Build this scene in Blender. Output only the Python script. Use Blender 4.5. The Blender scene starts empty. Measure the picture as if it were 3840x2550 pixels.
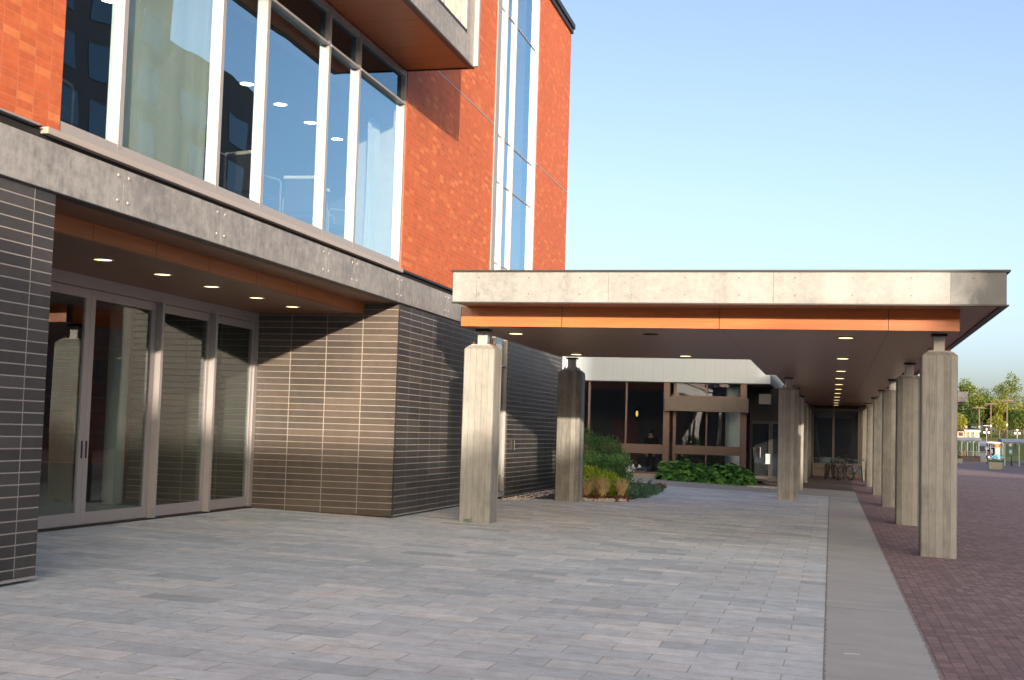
import bpy, bmesh, math, random
from mathutils import Vector, Matrix
random.seed(7)
R = math.radians
scene = bpy.context.scene
COL = scene.collection

# ------------------------------------------------------------------ camera
cam_d = bpy.data.cameras.new("camera"); cam = bpy.data.objects.new("camera", cam_d); COL.objects.link(cam)
cam_d.sensor_fit = 'HORIZONTAL'; cam_d.sensor_width = 36.0; cam_d.lens = 45.79
cam_d.clip_start = 0.1; cam_d.clip_end = 3000.0
_yaw, _pit, _rol = R(13.84), R(3.994), R(1.717)
fwd = Vector((-math.sin(_yaw)*math.cos(_pit), math.cos(_yaw)*math.cos(_pit), math.sin(_pit)))
rt = Vector((math.cos(_yaw), math.sin(_yaw), 0)); up = rt.cross(fwd)
rt2 = rt*math.cos(_rol)+up*math.sin(_rol); up2 = -rt*math.sin(_rol)+up*math.cos(_rol)
m = Matrix((rt2, up2, -fwd)).transposed().to_4x4(); m.translation = Vector((0, 0, 1.7))
cam.matrix_world = m
scene.camera = cam
cam_d.dof.use_dof = False

# ------------------------------------------------------------------ sky and sun
SUN_DIR = Vector((0.39, -1.0, 0.168)).normalized()          # towards the sun
el = math.asin(SUN_DIR.z); az = math.atan2(SUN_DIR.x, SUN_DIR.y)
w = bpy.data.worlds.new("World"); scene.world = w; w.use_nodes = True
nt = w.node_tree; nt.nodes.clear()
out = nt.nodes.new("ShaderNodeOutputWorld"); bg = nt.nodes.new("ShaderNodeBackground")
sky = nt.nodes.new("ShaderNodeTexSky"); sky.sky_type = 'NISHITA'; sky.sun_disc = False
sky.sun_elevation = el; sky.sun_rotation = az
sky.altitude = 300; sky.air_density = 0.5; sky.dust_density = 4.4; sky.ozone_density = 0.15
bg.inputs["Strength"].default_value = 0.15
nt.links.new(sky.outputs[0], bg.inputs["Color"]); nt.links.new(bg.outputs[0], out.inputs["Surface"])
sl = bpy.data.lights.new("sun", 'SUN'); sl.energy = 3.1; sl.angle = R(0.53); sl.color = (1.0, 0.82, 0.64)
so = bpy.data.objects.new("sun", sl); COL.objects.link(so)
so.rotation_euler = (-SUN_DIR).to_track_quat('-Z', 'Y').to_euler(); so.location = (30, -60, 40)
vs = scene.view_settings
vs.view_transform = 'Standard'; vs.look = 'None'; vs.exposure = 1.36; vs.gamma = 1.0
scene.cycles.max_bounces = 8; scene.cycles.transparent_max_bounces = 16
scene.cycles.sample_clamp_indirect = 4.0

# ------------------------------------------------------------------ helpers
def tag(o, label=None, cat=None, group=None, kind=None):
    if label: o['label'] = label
    if cat: o['category'] = cat
    if group: o['group'] = group
    if kind: o['kind'] = kind
    return o
ORG = {}
def thing(name, label, cat, loc=(0, 0, 0), group=None):
    o = bpy.data.objects.new(name, None); COL.objects.link(o); o.location = loc; o.empty_display_size = .2
    tag(o, label, cat, group); ORG[o] = Vector(loc); return o
def copy_tree(o, parent=None):
    c = o.copy(); COL.objects.link(c)
    if parent: c.parent = parent
    for ch in [k for k in o.children]: copy_tree(ch, c)
    return c
class MB:
    def __init__(s): s.b = bmesh.new(); s.mi = 0
    def face(s, pts):
        f = s.b.faces.new([s.b.verts.new(p) for p in pts]); f.material_index = s.mi; return f
    def box(s, x0, x1, y0, y1, z0, z1, M=None):
        if x0 > x1: x0, x1 = x1, x0
        if y0 > y1: y0, y1 = y1, y0
        if z0 > z1: z0, z1 = z1, z0
        P = [Vector(p) for p in ((x0,y0,z0),(x1,y0,z0),(x1,y1,z0),(x0,y1,z0),(x0,y0,z1),(x1,y0,z1),(x1,y1,z1),(x0,y1,z1))]
        if M is not None: P = [M @ p for p in P]
        v = [s.b.verts.new(p) for p in P]
        for q in ((3,2,1,0),(4,5,6,7),(0,1,5,4),(1,2,6,5),(2,3,7,6),(3,0,4,7)):
            f = s.b.faces.new([v[i] for i in q]); f.material_index = s.mi
        return s
    def hexa(s, lo, hi):
        v = [s.b.verts.new(p) for p in list(lo)+list(hi)]; n = len(lo)
        s.b.faces.new(v[:n][::-1]).material_index = s.mi; s.b.faces.new(v[n:]).material_index = s.mi
        for i in range(n):
            j = (i+1) % n; s.b.faces.new((v[i], v[j], v[n+j], v[n+i])).material_index = s.mi
        return s
    def tube(s, pts, r, n=8, caps=True):
        pts = [Vector(p) for p in pts]; rings = []
        rr = r if isinstance(r, (list, tuple)) else [r]*len(pts)
        prev = None
        for i, p in enumerate(pts):
            d = (pts[min(i+1, len(pts)-1)]-pts[max(i-1, 0)]).normalized()
            a = prev if prev is not None else (Vector((0,0,1)) if abs(d.z) < .9 else Vector((1,0,0)))
            u = (a-d*a.dot(d)).normalized(); prev = u; v = d.cross(u)
            rings.append([s.b.verts.new(p+(u*math.cos(t)+v*math.sin(t))*rr[i]) for t in [2*math.pi*k/n for k in range(n)]])
        for a, b in zip(rings, rings[1:]):
            for k in range(n):
                f = s.b.faces.new((a[k], a[(k+1)%n], b[(k+1)%n], b[k])); f.material_index = s.mi; f.smooth = True
        if caps:
            s.b.faces.new(rings[0][::-1]).material_index = s.mi; s.b.faces.new(rings[-1]).material_index = s.mi
        return s
    def torus(s, c, R_, r, ax, N=28, n=8):
        ax = Vector(ax).normalized(); a = Vector((0,0,1)) if abs(ax.z) < .9 else Vector((1,0,0))
        u = (a-ax*a.dot(ax)).normalized(); v = ax.cross(u); c = Vector(c); rings = []
        for i in range(N):
            t = 2*math.pi*i/N; d = u*math.cos(t)+v*math.sin(t)
            rings.append([s.b.verts.new(c+d*(R_+r*math.cos(q))+ax*(r*math.sin(q))) for q in [2*math.pi*k/n for k in range(n)]])
        for i in range(N):
            a_, b_ = rings[i], rings[(i+1)%N]
            for k in range(n):
                f = s.b.faces.new((a_[k], b_[k], b_[(k+1)%n], a_[(k+1)%n])); f.material_index = s.mi; f.smooth = True
        return s
    def disc(s, c, r, n=20, zdir=-1):
        v = [s.b.verts.new((c[0]+r*math.cos(2*math.pi*k/n), c[1]+r*math.sin(2*math.pi*k/n), c[2])) for k in range(n)]
        f = s.b.faces.new(v if zdir > 0 else v[::-1]); f.material_index = s.mi; return s
    def dome(s, c, r, ax, sq=.6, n=8):
        ax = Vector(ax).normalized(); a = Vector((0,0,1)) if abs(ax.z) < .9 else Vector((1,0,0))
        u = (a-ax*a.dot(ax)).normalized(); v = ax.cross(u); c = Vector(c); pr = None
        for j, ph in enumerate((0, .5, 1.0)):
            ring = [s.b.verts.new(c+(u*math.cos(t)+v*math.sin(t))*r*math.cos(ph)+ax*r*sq*math.sin(ph)) for t in [2*math.pi*k/n for k in range(n)]]
            if pr:
                for k in range(n):
                    f = s.b.faces.new((pr[k], pr[(k+1)%n], ring[(k+1)%n], ring[k])); f.smooth = True; f.material_index = s.mi
            pr = ring
        s.b.faces.new(pr).material_index = s.mi; return s
    def ball(s, c, rx, ry, rz, n=10, m_=7, jit=0):
        c = Vector(c); rows = []
        for j in range(1, m_):
            th = math.pi*j/m_
            rows.append([s.b.verts.new(c+Vector((rx*math.sin(th)*math.cos(t), ry*math.sin(th)*math.sin(t), rz*math.cos(th)))*(1+random.uniform(-jit, jit))) for t in [2*math.pi*k/n for k in range(n)]])
        top = s.b.verts.new(c+Vector((0,0,rz))); bot = s.b.verts.new(c-Vector((0,0,rz)))
        for k in range(n):
            f = s.b.faces.new((top, rows[0][k], rows[0][(k+1)%n])); f.smooth = True; f.material_index = s.mi
            f = s.b.faces.new((bot, rows[-1][(k+1)%n], rows[-1][k])); f.smooth = True; f.material_index = s.mi
        for a, b in zip(rows, rows[1:]):
            for k in range(n):
                f = s.b.faces.new((a[k], b[k], b[(k+1)%n], a[(k+1)%n])); f.smooth = True; f.material_index = s.mi
        return s
    def leaf(s, p, l, wd, d=None, nrm=None):
        p = Vector(p)
        if d is None: d = Vector((random.gauss(0,1), random.gauss(0,1), random.gauss(0,1)))
        d = d.normalized()
        if nrm is None: nrm = Vector((random.gauss(0,1), random.gauss(0,1), random.gauss(0,1)))
        q = d.cross(nrm)
        if q.length < 1e-4: q = d.cross(Vector((.3,.5,.8)))
        q.normalize(); n2 = q.cross(d)
        s.face([p, p+d*l*.45+q*wd*.5+n2*l*.06, p+d*l, p+d*l*.45-q*wd*.5+n2*l*.06])
    def build(s, name, mat, parent=None, bevel=0, smooth=False):
        me = bpy.data.meshes.new(name)
        bmesh.ops.recalc_face_normals(s.b, faces=s.b.faces[:]) if s.rec else None
        og = ORG.get(parent, Vector((0,0,0))) if parent else Vector((0,0,0))
        if og.length: bmesh.ops.translate(s.b, verts=s.b.verts[:], vec=-og)
        if smooth:
            for f in s.b.faces: f.smooth = True
        s.b.to_mesh(me); s.b.free()
        for mm in (mat if isinstance(mat, (list, tuple)) else [mat]): me.materials.append(mm)
        o = bpy.data.objects.new(name, me); COL.objects.link(o)
        if parent: o.parent = parent
        ORG[o] = og
        if bevel:
            bv = o.modifiers.new("bevel", 'BEVEL'); bv.width = bevel; bv.segments = 2; bv.limit_method = 'ANGLE'
        return o
    rec = False
def bx(name, mat, parent, x0, x1, y0, y1, z0, z1, bevel=0):
    return MB().box(x0, x1, y0, y1, z0, z1).build(name, mat, parent, bevel)
def skin_mesh(name, verts, edges, radii, mat, parent, sub=2, root=0):
    """a body as one continuous skinned surface"""
    og = ORG.get(parent, Vector((0,0,0))) if parent else Vector((0,0,0))
    me = bpy.data.meshes.new(name+"_cage"); me.from_pydata([Vector(v)-og for v in verts], edges, [])
    t = bpy.data.objects.new(name+"_cage", me); COL.objects.link(t)
    t.modifiers.new("skin", 'SKIN'); sm = t.modifiers.new("sub", 'SUBSURF'); sm.levels = sub; sm.render_levels = sub
    sv = me.skin_vertices[0].data
    for i, r in enumerate(radii):
        sv[i].radius = r if isinstance(r, tuple) else (r, r); sv[i].use_root = (i == root)
    dg = bpy.context.evaluated_depsgraph_get(); dg.update()
    nm = bpy.data.meshes.new_from_object(t.evaluated_get(dg)); nm.name = name
    bpy.data.objects.remove(t); bpy.data.meshes.remove(me)
    nm.materials.clear()
    for mm in (mat if isinstance(mat, (list, tuple)) else [mat]): nm.materials.append(mm)
    for f in nm.polygons: f.use_smooth = True
    o = bpy.data.objects.new(name, nm); COL.objects.link(o)
    if parent: o.parent = parent
    ORG[o] = og; return o

# ------------------------------------------------------------------ materials
class NT:
    """small wrapper for building node materials"""
    def __init__(s, name):
        s.m = bpy.data.materials.new(name); s.m.use_nodes = True; s.t = s.m.node_tree; s.n = s.t.nodes; s.l = s.t.links
        s.bsdf = s.n["Principled BSDF"]; s.outn = s.n["Material Output"]
    def new(s, ty, **kw):
        k = s.n.new(ty)
        for a, b in kw.items(): setattr(k, a, b)
        return k
    def put(s, sock, v):
        if isinstance(v, bpy.types.NodeSocket): s.l.new(v, sock)
        elif isinstance(v, tuple) and len(v) == 3 and sock.type == 'RGBA': sock.default_value = (*v, 1)
        else: sock.default_value = v
    def math(s, op, a, b=None, c=None, clamp=False):
        k = s.new("ShaderNodeMath", operation=op, use_clamp=clamp); s.put(k.inputs[0], a)
        if b is not None: s.put(k.inputs[1], b)
        if c is not None: s.put(k.inputs[2], c)
        return k.outputs[0]
    def mix(s, f, a, b, mode='MIX'):
        k = s.new("ShaderNodeMix", data_type='RGBA', blend_type=mode); s.put(k.inputs[0], f); s.put(k.inputs[6], a); s.put(k.inputs[7], b); return k.outputs[2]
    def pos(s):
        g = s.new("ShaderNodeNewGeometry"); return g.outputs["Position"]
    def objco(s):
        return s.new("ShaderNodeTexCoord").outputs["Object"]
    def xyz(s, v):
        k = s.new("ShaderNodeSeparateXYZ"); s.put(k.inputs[0], v); return k.outputs
    def comb(s, x, y, z):
        k = s.new("ShaderNodeCombineXYZ"); s.put(k.inputs[0], x); s.put(k.inputs[1], y); s.put(k.inputs[2], z); return k.outputs[0]
    def scale(s, v, sc):
        k = s.new("ShaderNodeVectorMath", operation='MULTIPLY'); s.put(k.inputs[0], v); k.inputs[1].default_value = sc; return k.outputs[0]
    def noise(s, v, sc, det=3, rough=.55, dist=0):
        k = s.new("ShaderNodeTexNoise"); s.put(k.inputs["Vector"], v); k.inputs["Scale"].default_value = sc; k.inputs["Detail"].default_value = det
        k.inputs["Roughness"].default_value = rough; k.inputs["Distortion"].default_value = dist; return k.outputs["Fac"]
    def vor(s, v, sc):
        k = s.new("ShaderNodeTexVoronoi"); s.put(k.inputs["Vector"], v); k.inputs["Scale"].default_value = sc; return k.outputs
    def wn(s, v):
        k = s.new("ShaderNodeTexWhiteNoise", noise_dimensions='3D'); s.put(k.inputs["Vector"], v); return k.outputs["Value"]
    def ramp(s, f, st):
        k = s.new("ShaderNodeValToRGB"); s.put(k.inputs[0], f); e = k.color_ramp.elements
        while len(e) < len(st): e.new(.5)
        for i, (p, c) in enumerate(st): e[i].position = p; e[i].color = (*c, 1)
        return k.outputs[0]
    def mr(s, f, a, b, c=0., d=1.):
        k = s.new("ShaderNodeMapRange"); s.put(k.inputs[0], f)
        for i, v in enumerate((a, b, c, d)): k.inputs[i+1].default_value = v
        return k.outputs[0]
    def bump(s, h, st=.3, dist=.01):
        k = s.new("ShaderNodeBump"); k.inputs["Strength"].default_value = st; k.inputs["Distance"].default_value = dist
        s.put(k.inputs["Height"], h); s.l.new(k.outputs[0], s.bsdf.inputs["Normal"]); return k.outputs[0]
    def done(s, col=None, rough=None, metal=None, spec=None):
        if col is not None: s.put(s.bsdf.inputs["Base Color"], col)
        if rough is not None: s.put(s.bsdf.inputs["Roughness"], rough)
        if metal is not None: s.put(s.bsdf.inputs["Metallic"], metal)
        if spec is not None: s.bsdf.inputs["Specular IOR Level"].default_value = spec
        return s.m
def plain(name, c, rough=.55, metal=0., var=.12, sc=6., spec=.5):
    k = NT(name); p = k.objco(); n = k.noise(p, sc, 4)
    a = tuple(x*(1-var) for x in c); b = tuple(min(1, x*(1+var)) for x in c)
    return k.done(k.mix(n, a, b), rough, metal, spec)
def emit(name, c, st):
    k = NT(name); e = k.new("ShaderNodeEmission"); k.put(e.inputs[0], c); e.inputs[1].default_value = st
    k.l.new(e.outputs[0], k.outn.inputs["Surface"]); return k.m
def stack_bond(name, U, u0, W, z0, H, grout, cols, gcol, rough=.6, stagger=0., pick=None, spec=.4, dirt=None):
    """tiles or bricks in world space: U 'x' or 'y' is the running direction"""
    k = NT(name); P = k.pos(); q = k.xyz(P)
    u = k.math('DIVIDE', k.math('SUBTRACT', q[0 if U == 'x' else 1], u0), W)
    v = k.math('DIVIDE', k.math('SUBTRACT', q[2], z0), H)
    row = k.math('FLOOR', v)
    if stagger: u = k.math('ADD', u, k.math('MULTIPLY', row, stagger))
    cl = k.math('FLOOR', u); fu = k.math('FRACT', u); fv = k.math('FRACT', v)
    du = k.math('MULTIPLY', k.math('MINIMUM', fu, k.math('SUBTRACT', 1., fu)), W)
    dv = k.math('MULTIPLY', k.math('MINIMUM', fv, k.math('SUBTRACT', 1., fv)), H)
    d = k.math('MINIMUM', du, dv)
    g = k.math('LESS_THAN', d, grout*.5)
    rn = k.wn(k.comb(cl, row, 1.3)); r2 = k.wn(k.comb(cl, row, 7.7))
    st = [(i/len(cols), c) for i, c in enumerate(cols)]
    if pick: st = pick
    rp = k.new("ShaderNodeValToRGB"); rp.color_ramp.interpolation = 'CONSTANT'; k.put(rp.inputs[0], rn); e = rp.color_ramp.elements
    while len(e) < len(st): e.new(.5)
    for i, (p, c) in enumerate(st): e[i].position = p; e[i].color = (*c, 1)
    base = rp.outputs[0]
    br = k.mr(r2, 0, 1, .93, 1.07)
    n = k.noise(P, 9., 5); n2 = k.noise(k.scale(P, (1, 1, .35)), 1.1, 4)
    br = k.math('MULTIPLY', br, k.mr(n, .3, .7, .88, 1.12)); br = k.math('MULTIPLY', br, k.mr(n2, .3, .7, .95, 1.05))
    cc = k.comb(br, br, br)
    base = k.mix(1., base, cc, 'MULTIPLY')
    if dirt: base = k.mix(k.mr(n2, .5, .75, 0, dirt[0]), base, dirt[1])
    col = k.mix(g, base, gcol)
    k.bump(k.math('ADD', k.math('MULTIPLY', k.mr(d, grout*.3, grout*.9), 1.), k.math('MULTIPLY', n, .08)), .6, .006)
    return k.done(col, k.mix(g, (rough,)*3, (.9,)*3), 0., spec)

ORANGES = [(0., (.50, .118, .042)), (.45, (.52, .128, .047)), (.72, (.48, .110, .040)), (.88, (.60, .185, .064)), (.95, (.55, .155, .054))]
M = {}
M['brick'] = stack_bond('orange_brick', 'y', 10.51, .245, 4.90-.075*6, .075, .006, [], (.50, .20, .12), .62, pick=ORANGES, spec=.3)
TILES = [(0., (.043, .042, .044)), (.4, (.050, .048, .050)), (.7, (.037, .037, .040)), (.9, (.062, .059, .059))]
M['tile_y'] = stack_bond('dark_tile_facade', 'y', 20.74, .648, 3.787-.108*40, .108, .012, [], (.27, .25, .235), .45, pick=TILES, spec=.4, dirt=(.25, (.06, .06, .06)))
TILES = [(a_, (r_*1.6, g_*1.38, b_*1.13)) for a_, (r_, g_, b_) in TILES]  # same tile warmed and lightened: sunlight on the return wall put into its colour
M['tile_x'] = stack_bond('sun_toned_tile_return', 'x', -7.06, .648, 3.787-.108*40, .108, .0125, [], (.29, .255, .225), .45, pick=TILES, spec=.5, dirt=(.55, (.105, .086, .07)))

def zinc(name, c0, c1, sc, rough, streak=True, metal=.0):
    k = NT(name); P = k.pos(); n = k.noise(P, sc, 6, .65); v = k.noise(k.scale(P, (1, 1, .12)), sc*1.7, 4, .6)
    f = k.math('ADD', k.math('MULTIPLY', n, .72), k.math('MULTIPLY', v, .28)) if streak else n
    big = k.noise(P, .6, 3); f = k.math('ADD', f, k.math('MULTIPLY', k.math('SUBTRACT', big, .5), .5))
    k.bump(n, .05, .002)
    return k.done(k.ramp(f, [(.36, c0), (.64, c1)]), k.mr(n, .3, .7, rough-.08, rough+.1), metal, .5)
M['zinc'] = zinc('weathered_zinc_panel', (.165, .166, .17), (.33, .325, .317), 9., .5)
M['galv'] = None
k = NT('galvanised_steel'); P = k.pos(); v = k.vor(P, 40.); n = k.noise(P, 8., 8, .78); st = k.noise(k.scale(P, (1, 1, .15)), 2.4, 4); big = k.noise(P, .55, 4, .6, 1.)
f = k.math('ADD', k.math('MULTIPLY', k.xyz(v["Color"])[0], .05), k.math('MULTIPLY', n, .60)); f = k.math('ADD', f, k.math('MULTIPLY', st, .36))
c = k.ramp(f, [(.36, (.16, .165, .168)), (.5, (.235, .237, .237)), (.64, (.30, .30, .297))])
x = k.xyz(P)[0]
endp = k.math('MULTIPLY', k.math('GREATER_THAN', x, 1.672), k.mr(k.noise(k.scale(P, (1.2, 1, .9)), 1.6, 5, .65, .8), .42, .62, 1., .25))
c = k.mix(endp, c, (.085, .10, .11))
k.bump(n, .05, .002); M['galv'] = k.done(c, k.mr(n, .3, .7, .38, .6), .0, .5)
M['steel'] = plain('grey_painted_steel', (.40, .40, .385), .45, .1, .12, 12)
M['alu'] = plain('anodised_aluminium', (.33, .315, .325), .38, .2, .05, 9)
M['alu_light'] = plain('pale_aluminium', (.34, .325, .325), .4, .1, .05, 9)
M['dark_metal'] = plain('dark_bronze_metal', (.026, .024, .023), .45, .3, .15, 9)
M['flash'] = plain('sill_flashing', (.44, .39, .36), .4, .2, .08, 4)
M['gap'] = plain('shadow_gap', (.012, .012, .012), .8)
M['rust'] = plain('rusty_bolt', (.16, .06, .035), .8, .2, .3, 40)
M['white_in'] = plain('white_plaster', (.72, .71, .68), .7)
M['ceil_in'] = plain('interior_ceiling', (.10, .10, .10), .8)
M['dark_in'] = plain('dark_interior', (.028, .028, .03), .8)
M['mid_in'] = plain('interior_wall', (.10, .095, .09), .8)

def wood(name, a, b, axis, rough, seams=None, sw=.006):
    k = NT(name); P = k.pos(); sc = {'x': (.35, 9, 9), 'y': (9, .35, 9)}[axis]
    n = k.noise(k.scale(P, sc), 3., 6, .6, .6); big = k.noise(P, .5, 3)
    f = k.math('ADD', n, k.math('MULTIPLY', k.math('SUBTRACT', big, .5), .45))
    c = k.ramp(f, [(.3, a), (.7, b)])
    if seams:
        q = k.xyz(P); msk = None
        for ax, lst in seams:
            for s_ in lst:
                t = k.math('LESS_THAN', k.math('ABSOLUTE', k.math('SUBTRACT', q[ax], s_)), sw)
                msk = t if msk is None else k.math('MAXIMUM', msk, t)
        c = k.mix(msk, c, tuple(i*.18 for i in a))
    k.bump(n, .04, .002)
    return k.done(c, rough, 0, .5)
M['wood_beam'] = wood('orange_wood_panel', (.42, .108, .022), (.58, .168, .036), 'x', .34, [(0, (-4.28, -1.736, .836))])
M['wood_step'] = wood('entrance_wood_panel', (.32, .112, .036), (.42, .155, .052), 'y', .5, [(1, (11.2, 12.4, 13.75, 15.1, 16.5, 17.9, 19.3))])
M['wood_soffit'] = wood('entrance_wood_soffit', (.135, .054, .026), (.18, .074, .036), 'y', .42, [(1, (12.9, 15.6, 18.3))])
M['wood_bay'] = wood('bay_wood_soffit', (.29, .068, .017), (.38, .10, .024), 'x', .45, [(1, (15.4, 16.7, 18.05, 19.4, 20.03))])
M['soffit'] = wood('canopy_soffit_panel', (.235, .124, .086), (.285, .154, .108), 'y', .36, [(0, (-4.28, -1.7, .85))], .008)

k = NT('board_formed_concrete'); P = k.objco(); q = k.xyz(P)
u = k.math('ADD', k.math('ADD', q[0], q[1]), 20.); bd = k.math('DIVIDE', u, .107); cell = k.math('FLOOR', bd); fr = k.math('FRACT', bd)
oi = k.new("ShaderNodeObjectInfo").outputs["Random"]
rb = k.wn(k.comb(cell, oi, .5)); line = k.math('LESS_THAN', k.math('MINIMUM', fr, k.math('SUBTRACT', 1., fr)), .035)
sh = k.comb(k.math('MULTIPLY', oi, 37.), 0., 0.); va = k.new("ShaderNodeVectorMath"); k.l.new(P, va.inputs[0]); k.l.new(sh, va.inputs[1]); PS = va.outputs[0]
gr = k.noise(k.scale(PS, (10, 10, .8)), 3., 6, .65); n = k.noise(PS, 3., 6, .65); blot = k.noise(PS, 1.3, 4, .6)
f = k.math('ADD', k.math('MULTIPLY', gr, .45), k.math('MULTIPLY', n, .35)); f = k.math('ADD', f, k.math('MULTIPLY', k.math('SUBTRACT', rb, .5), .30)); f = k.math('ADD', f, k.math('MULTIPLY', blot, .2))
c = k.ramp(f, [(.34, (.165, .166, .155)), (.5, (.265, .266, .25)), (.66, (.345, .344, .322))])
c = k.mix(k.math('MULTIPLY', line, .6), c, (.13, .125, .11))
pit = k.math('LESS_THAN', k.vor(PS, 14.)["Distance"], .06); c = k.mix(k.math('MULTIPLY', pit, .45), c, (.16, .15, .13))
k.bump(k.math('ADD', k.math('MULTIPLY', gr, .5), k.math('MULTIPLY', line, -.6)), .35, .006); M['concrete'] = k.done(c, .85, 0, .25)

def paver_mat(name, U, RW, L, jit, joint, cols, jc, seed, rough=.8, sw=.15):
    k = NT(name); P = k.pos(); q = k.xyz(P); a, b = (q[0], q[1]) if U == 'x' else (q[1], q[0])
    v = k.math('DIVIDE', b, RW); row = k.math('FLOOR', v); off = k.wn(k.comb(row, seed, 3.1)) if jit else k.math('MULTIPLY', row, .5)
    u = k.math('ADD', k.math('DIVIDE', a, L), off); cl = k.math('FLOOR', u); fu = k.math('FRACT', u); fv = k.math('FRACT', v)
    du = k.math('MULTIPLY', k.math('MINIMUM', fu, k.math('SUBTRACT', 1., fu)), L); dv = k.math('MULTIPLY', k.math('MINIMUM', fv, k.math('SUBTRACT', 1., fv)), RW)
    jn = k.noise(P, 4., 4); r1 = k.wn(k.comb(cl, row, seed)); r2 = k.wn(k.comb(row, cl, seed+4.4))
    dd = k.math('MINIMUM', du, dv); g = k.mr(dd, joint*.3, joint*.75, 1., 0.)
    c = k.ramp(r1, cols); n = k.noise(P, 6., 6, .65); fine = k.noise(P, 60., 3); big = k.noise(P, .35, 4)
    br = k.math('MULTIPLY', k.mr(n, .3, .7, 1-sw, 1+sw), k.mr(fine, .25, .75, .9, 1.1)); br = k.math('MULTIPLY', br, k.mr(big, .3, .7, .9, 1.1)); br = k.math('MULTIPLY', br, k.mr(r2, 0, 1, .95, 1.06))
    c = k.mix(1., c, k.comb(br, br, br), 'MULTIPLY')
    if jit == 0 and U == 'x':
        sp = k.vor(P, 2.6); c = k.mix(k.math('MULTIPLY', k.math('LESS_THAN', sp["Distance"], .035), k.mr(k.xyz(sp["Color"])[1], .45, .6, 0., .55)), c, (.12, .11, .10))
        stn = k.noise(P, .8, 6, .7, .6); c = k.mix(k.mr(stn, .54, .74, 0., .42), c, (.34, .34, .34)); c = k.mix(k.mr(stn, .42, .26, 0., .25), c, (.66, .70, .715))
    # joints filled unevenly with sand
    gm = k.math('MULTIPLY', g, k.mr(jn, .32, .62, .25, 1.)); c = k.mix(gm, c, jc)
    k.bump(k.math('ADD', k.math('MULTIPLY', g, -1.), k.math('ADD', k.math('MULTIPLY', r2, .25), k.math('MULTIPLY', fine, .12))), .5, .006)
    return k.done(c, rough, 0, .3)
M['paver'] = paver_mat('grey_stone_paver', 'x', .325, .65, 0, .010, [(0, (.43, .505, .545)), (.25, (.55, .62, .66)), (.75, (.60, .65, .675)), (1, (.70, .725, .72))], (.34, .315, .28), 2.)
M['red_paver'] = paver_mat('red_brick_paver', 'y', .105, .21, 0, .008, [(0, (.205, .150, .156)), (.5, (.25, .18, .186)), (1, (.30, .215, .213))], (.11, .09, .085), 5., .85, .2)
k = NT('cast_concrete_strip'); P = k.pos(); n = k.noise(P, 1.2, 6, .65); f2 = k.noise(P, 45, 4); st = k.noise(k.scale(P, (.35, 2.2, 1)), 2., 4)
f = k.math('ADD', k.math('MULTIPLY', n, .4), k.math('ADD', k.math('MULTIPLY', f2, .25), k.math('MULTIPLY', st, .35)))
jt = k.math('LESS_THAN', k.math('ABSOLUTE', k.math('SUBTRACT', k.math('FRACT', k.math('DIVIDE', k.math('SUBTRACT', k.xyz(P)[1], 10.9), 6.)), .5)), .0018)
sx = k.xyz(P)[0]; ed = k.math('MINIMUM', k.math('ABSOLUTE', k.math('ADD', sx, .036)), k.math('ABSOLUTE', k.math('SUBTRACT', sx, .818)))
edm = k.math('LESS_THAN', ed, k.mr(k.noise(P, 9., 5, .7), .3, .7, .0, .035))
c = k.mix(k.math('MAXIMUM', k.math('MULTIPLY', jt, .85), k.math('MULTIPLY', edm, .6)), k.ramp(f, [(.32, (.36, .375, .375)), (.68, (.51, .52, .51))]), (.14, .12, .10)); k.bump(f2, .15, .003); M['strip'] = k.done(c, .85, 0, .3)
M['path'] = plain('path_concrete', (.36, .355, .34), .85, 0, .15, 2.)
M['brown_floor'] = plain('dark_walkway_floor', (.13, .105, .095), .8, 0, .2, 3.)
M['asphalt'] = plain('asphalt_road', (.20, .185, .175), .9, 0, .15, .3)
M['plinth'] = plain('plinth_stone', (.30, .27, .23), .85, 0, .12, 4.)
k = NT('grass_lawn'); P = k.pos(); n = k.noise(P, .12, 5); n2 = k.noise(P, 2.5, 4); M['grass'] = k.done(k.mix(n2, k.ramp(n, [(.3, (.075, .095, .02)), (.7, (.16, .14, .04))]), (.10, .11, .028)), .9, 0, .2)

def glass(name, f0, tint, rough=.0, thru=(.75, .82, .82), wav=.009, sc=.8):
    k = NT(name); k.n.remove(k.bsdf); P = k.pos()
    tr = k.new("ShaderNodeBsdfTransparent"); k.put(tr.inputs[0], thru)
    gl = k.new("ShaderNodeBsdfGlossy"); k.put(gl.inputs[0], tint); gl.inputs["Roughness"].default_value = rough
    n = k.noise(k.scale(P, (1, 1, .55)), sc, 1, .3); b = k.new("ShaderNodeBump"); b.inputs["Strength"].default_value = 1.; b.inputs["Distance"].default_value = wav; k.l.new(n, b.inputs["Height"]); k.l.new(b.outputs[0], gl.inputs["Normal"])
    lw = k.new("ShaderNodeLayerWeight"); lw.inputs[0].default_value = .5
    f = k.math('ADD', f0, k.math('MULTIPLY', k.math('POWER', lw.outputs["Facing"], 4.), 1-f0), clamp=True)
    mx = k.new("ShaderNodeMixShader"); k.l.new(f, mx.inputs[0]); k.l.new(tr.outputs[0], mx.inputs[1]); k.l.new(gl.outputs[0], mx.inputs[2]); k.l.new(mx.outputs[0], k.outn.inputs["Surface"]); return k.m
M['glass_up'] = glass('blue_coated_glass', .47, (.64, .89, 1.), thru=(.88, .95, .92))
M['glass_span'] = glass('dark_spandrel_glass', .30, (.45, .70, .85), thru=(.2, .22, .24))
M['glass_door'] = glass('door_glass', .11, (.80, .88, .90), thru=(.55, .66, .66), wav=.006)
M['glass_far'] = glass('smoked_glass', .10, (.85, .92, 1.), thru=(.62, .68, .70), wav=.006)
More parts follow.
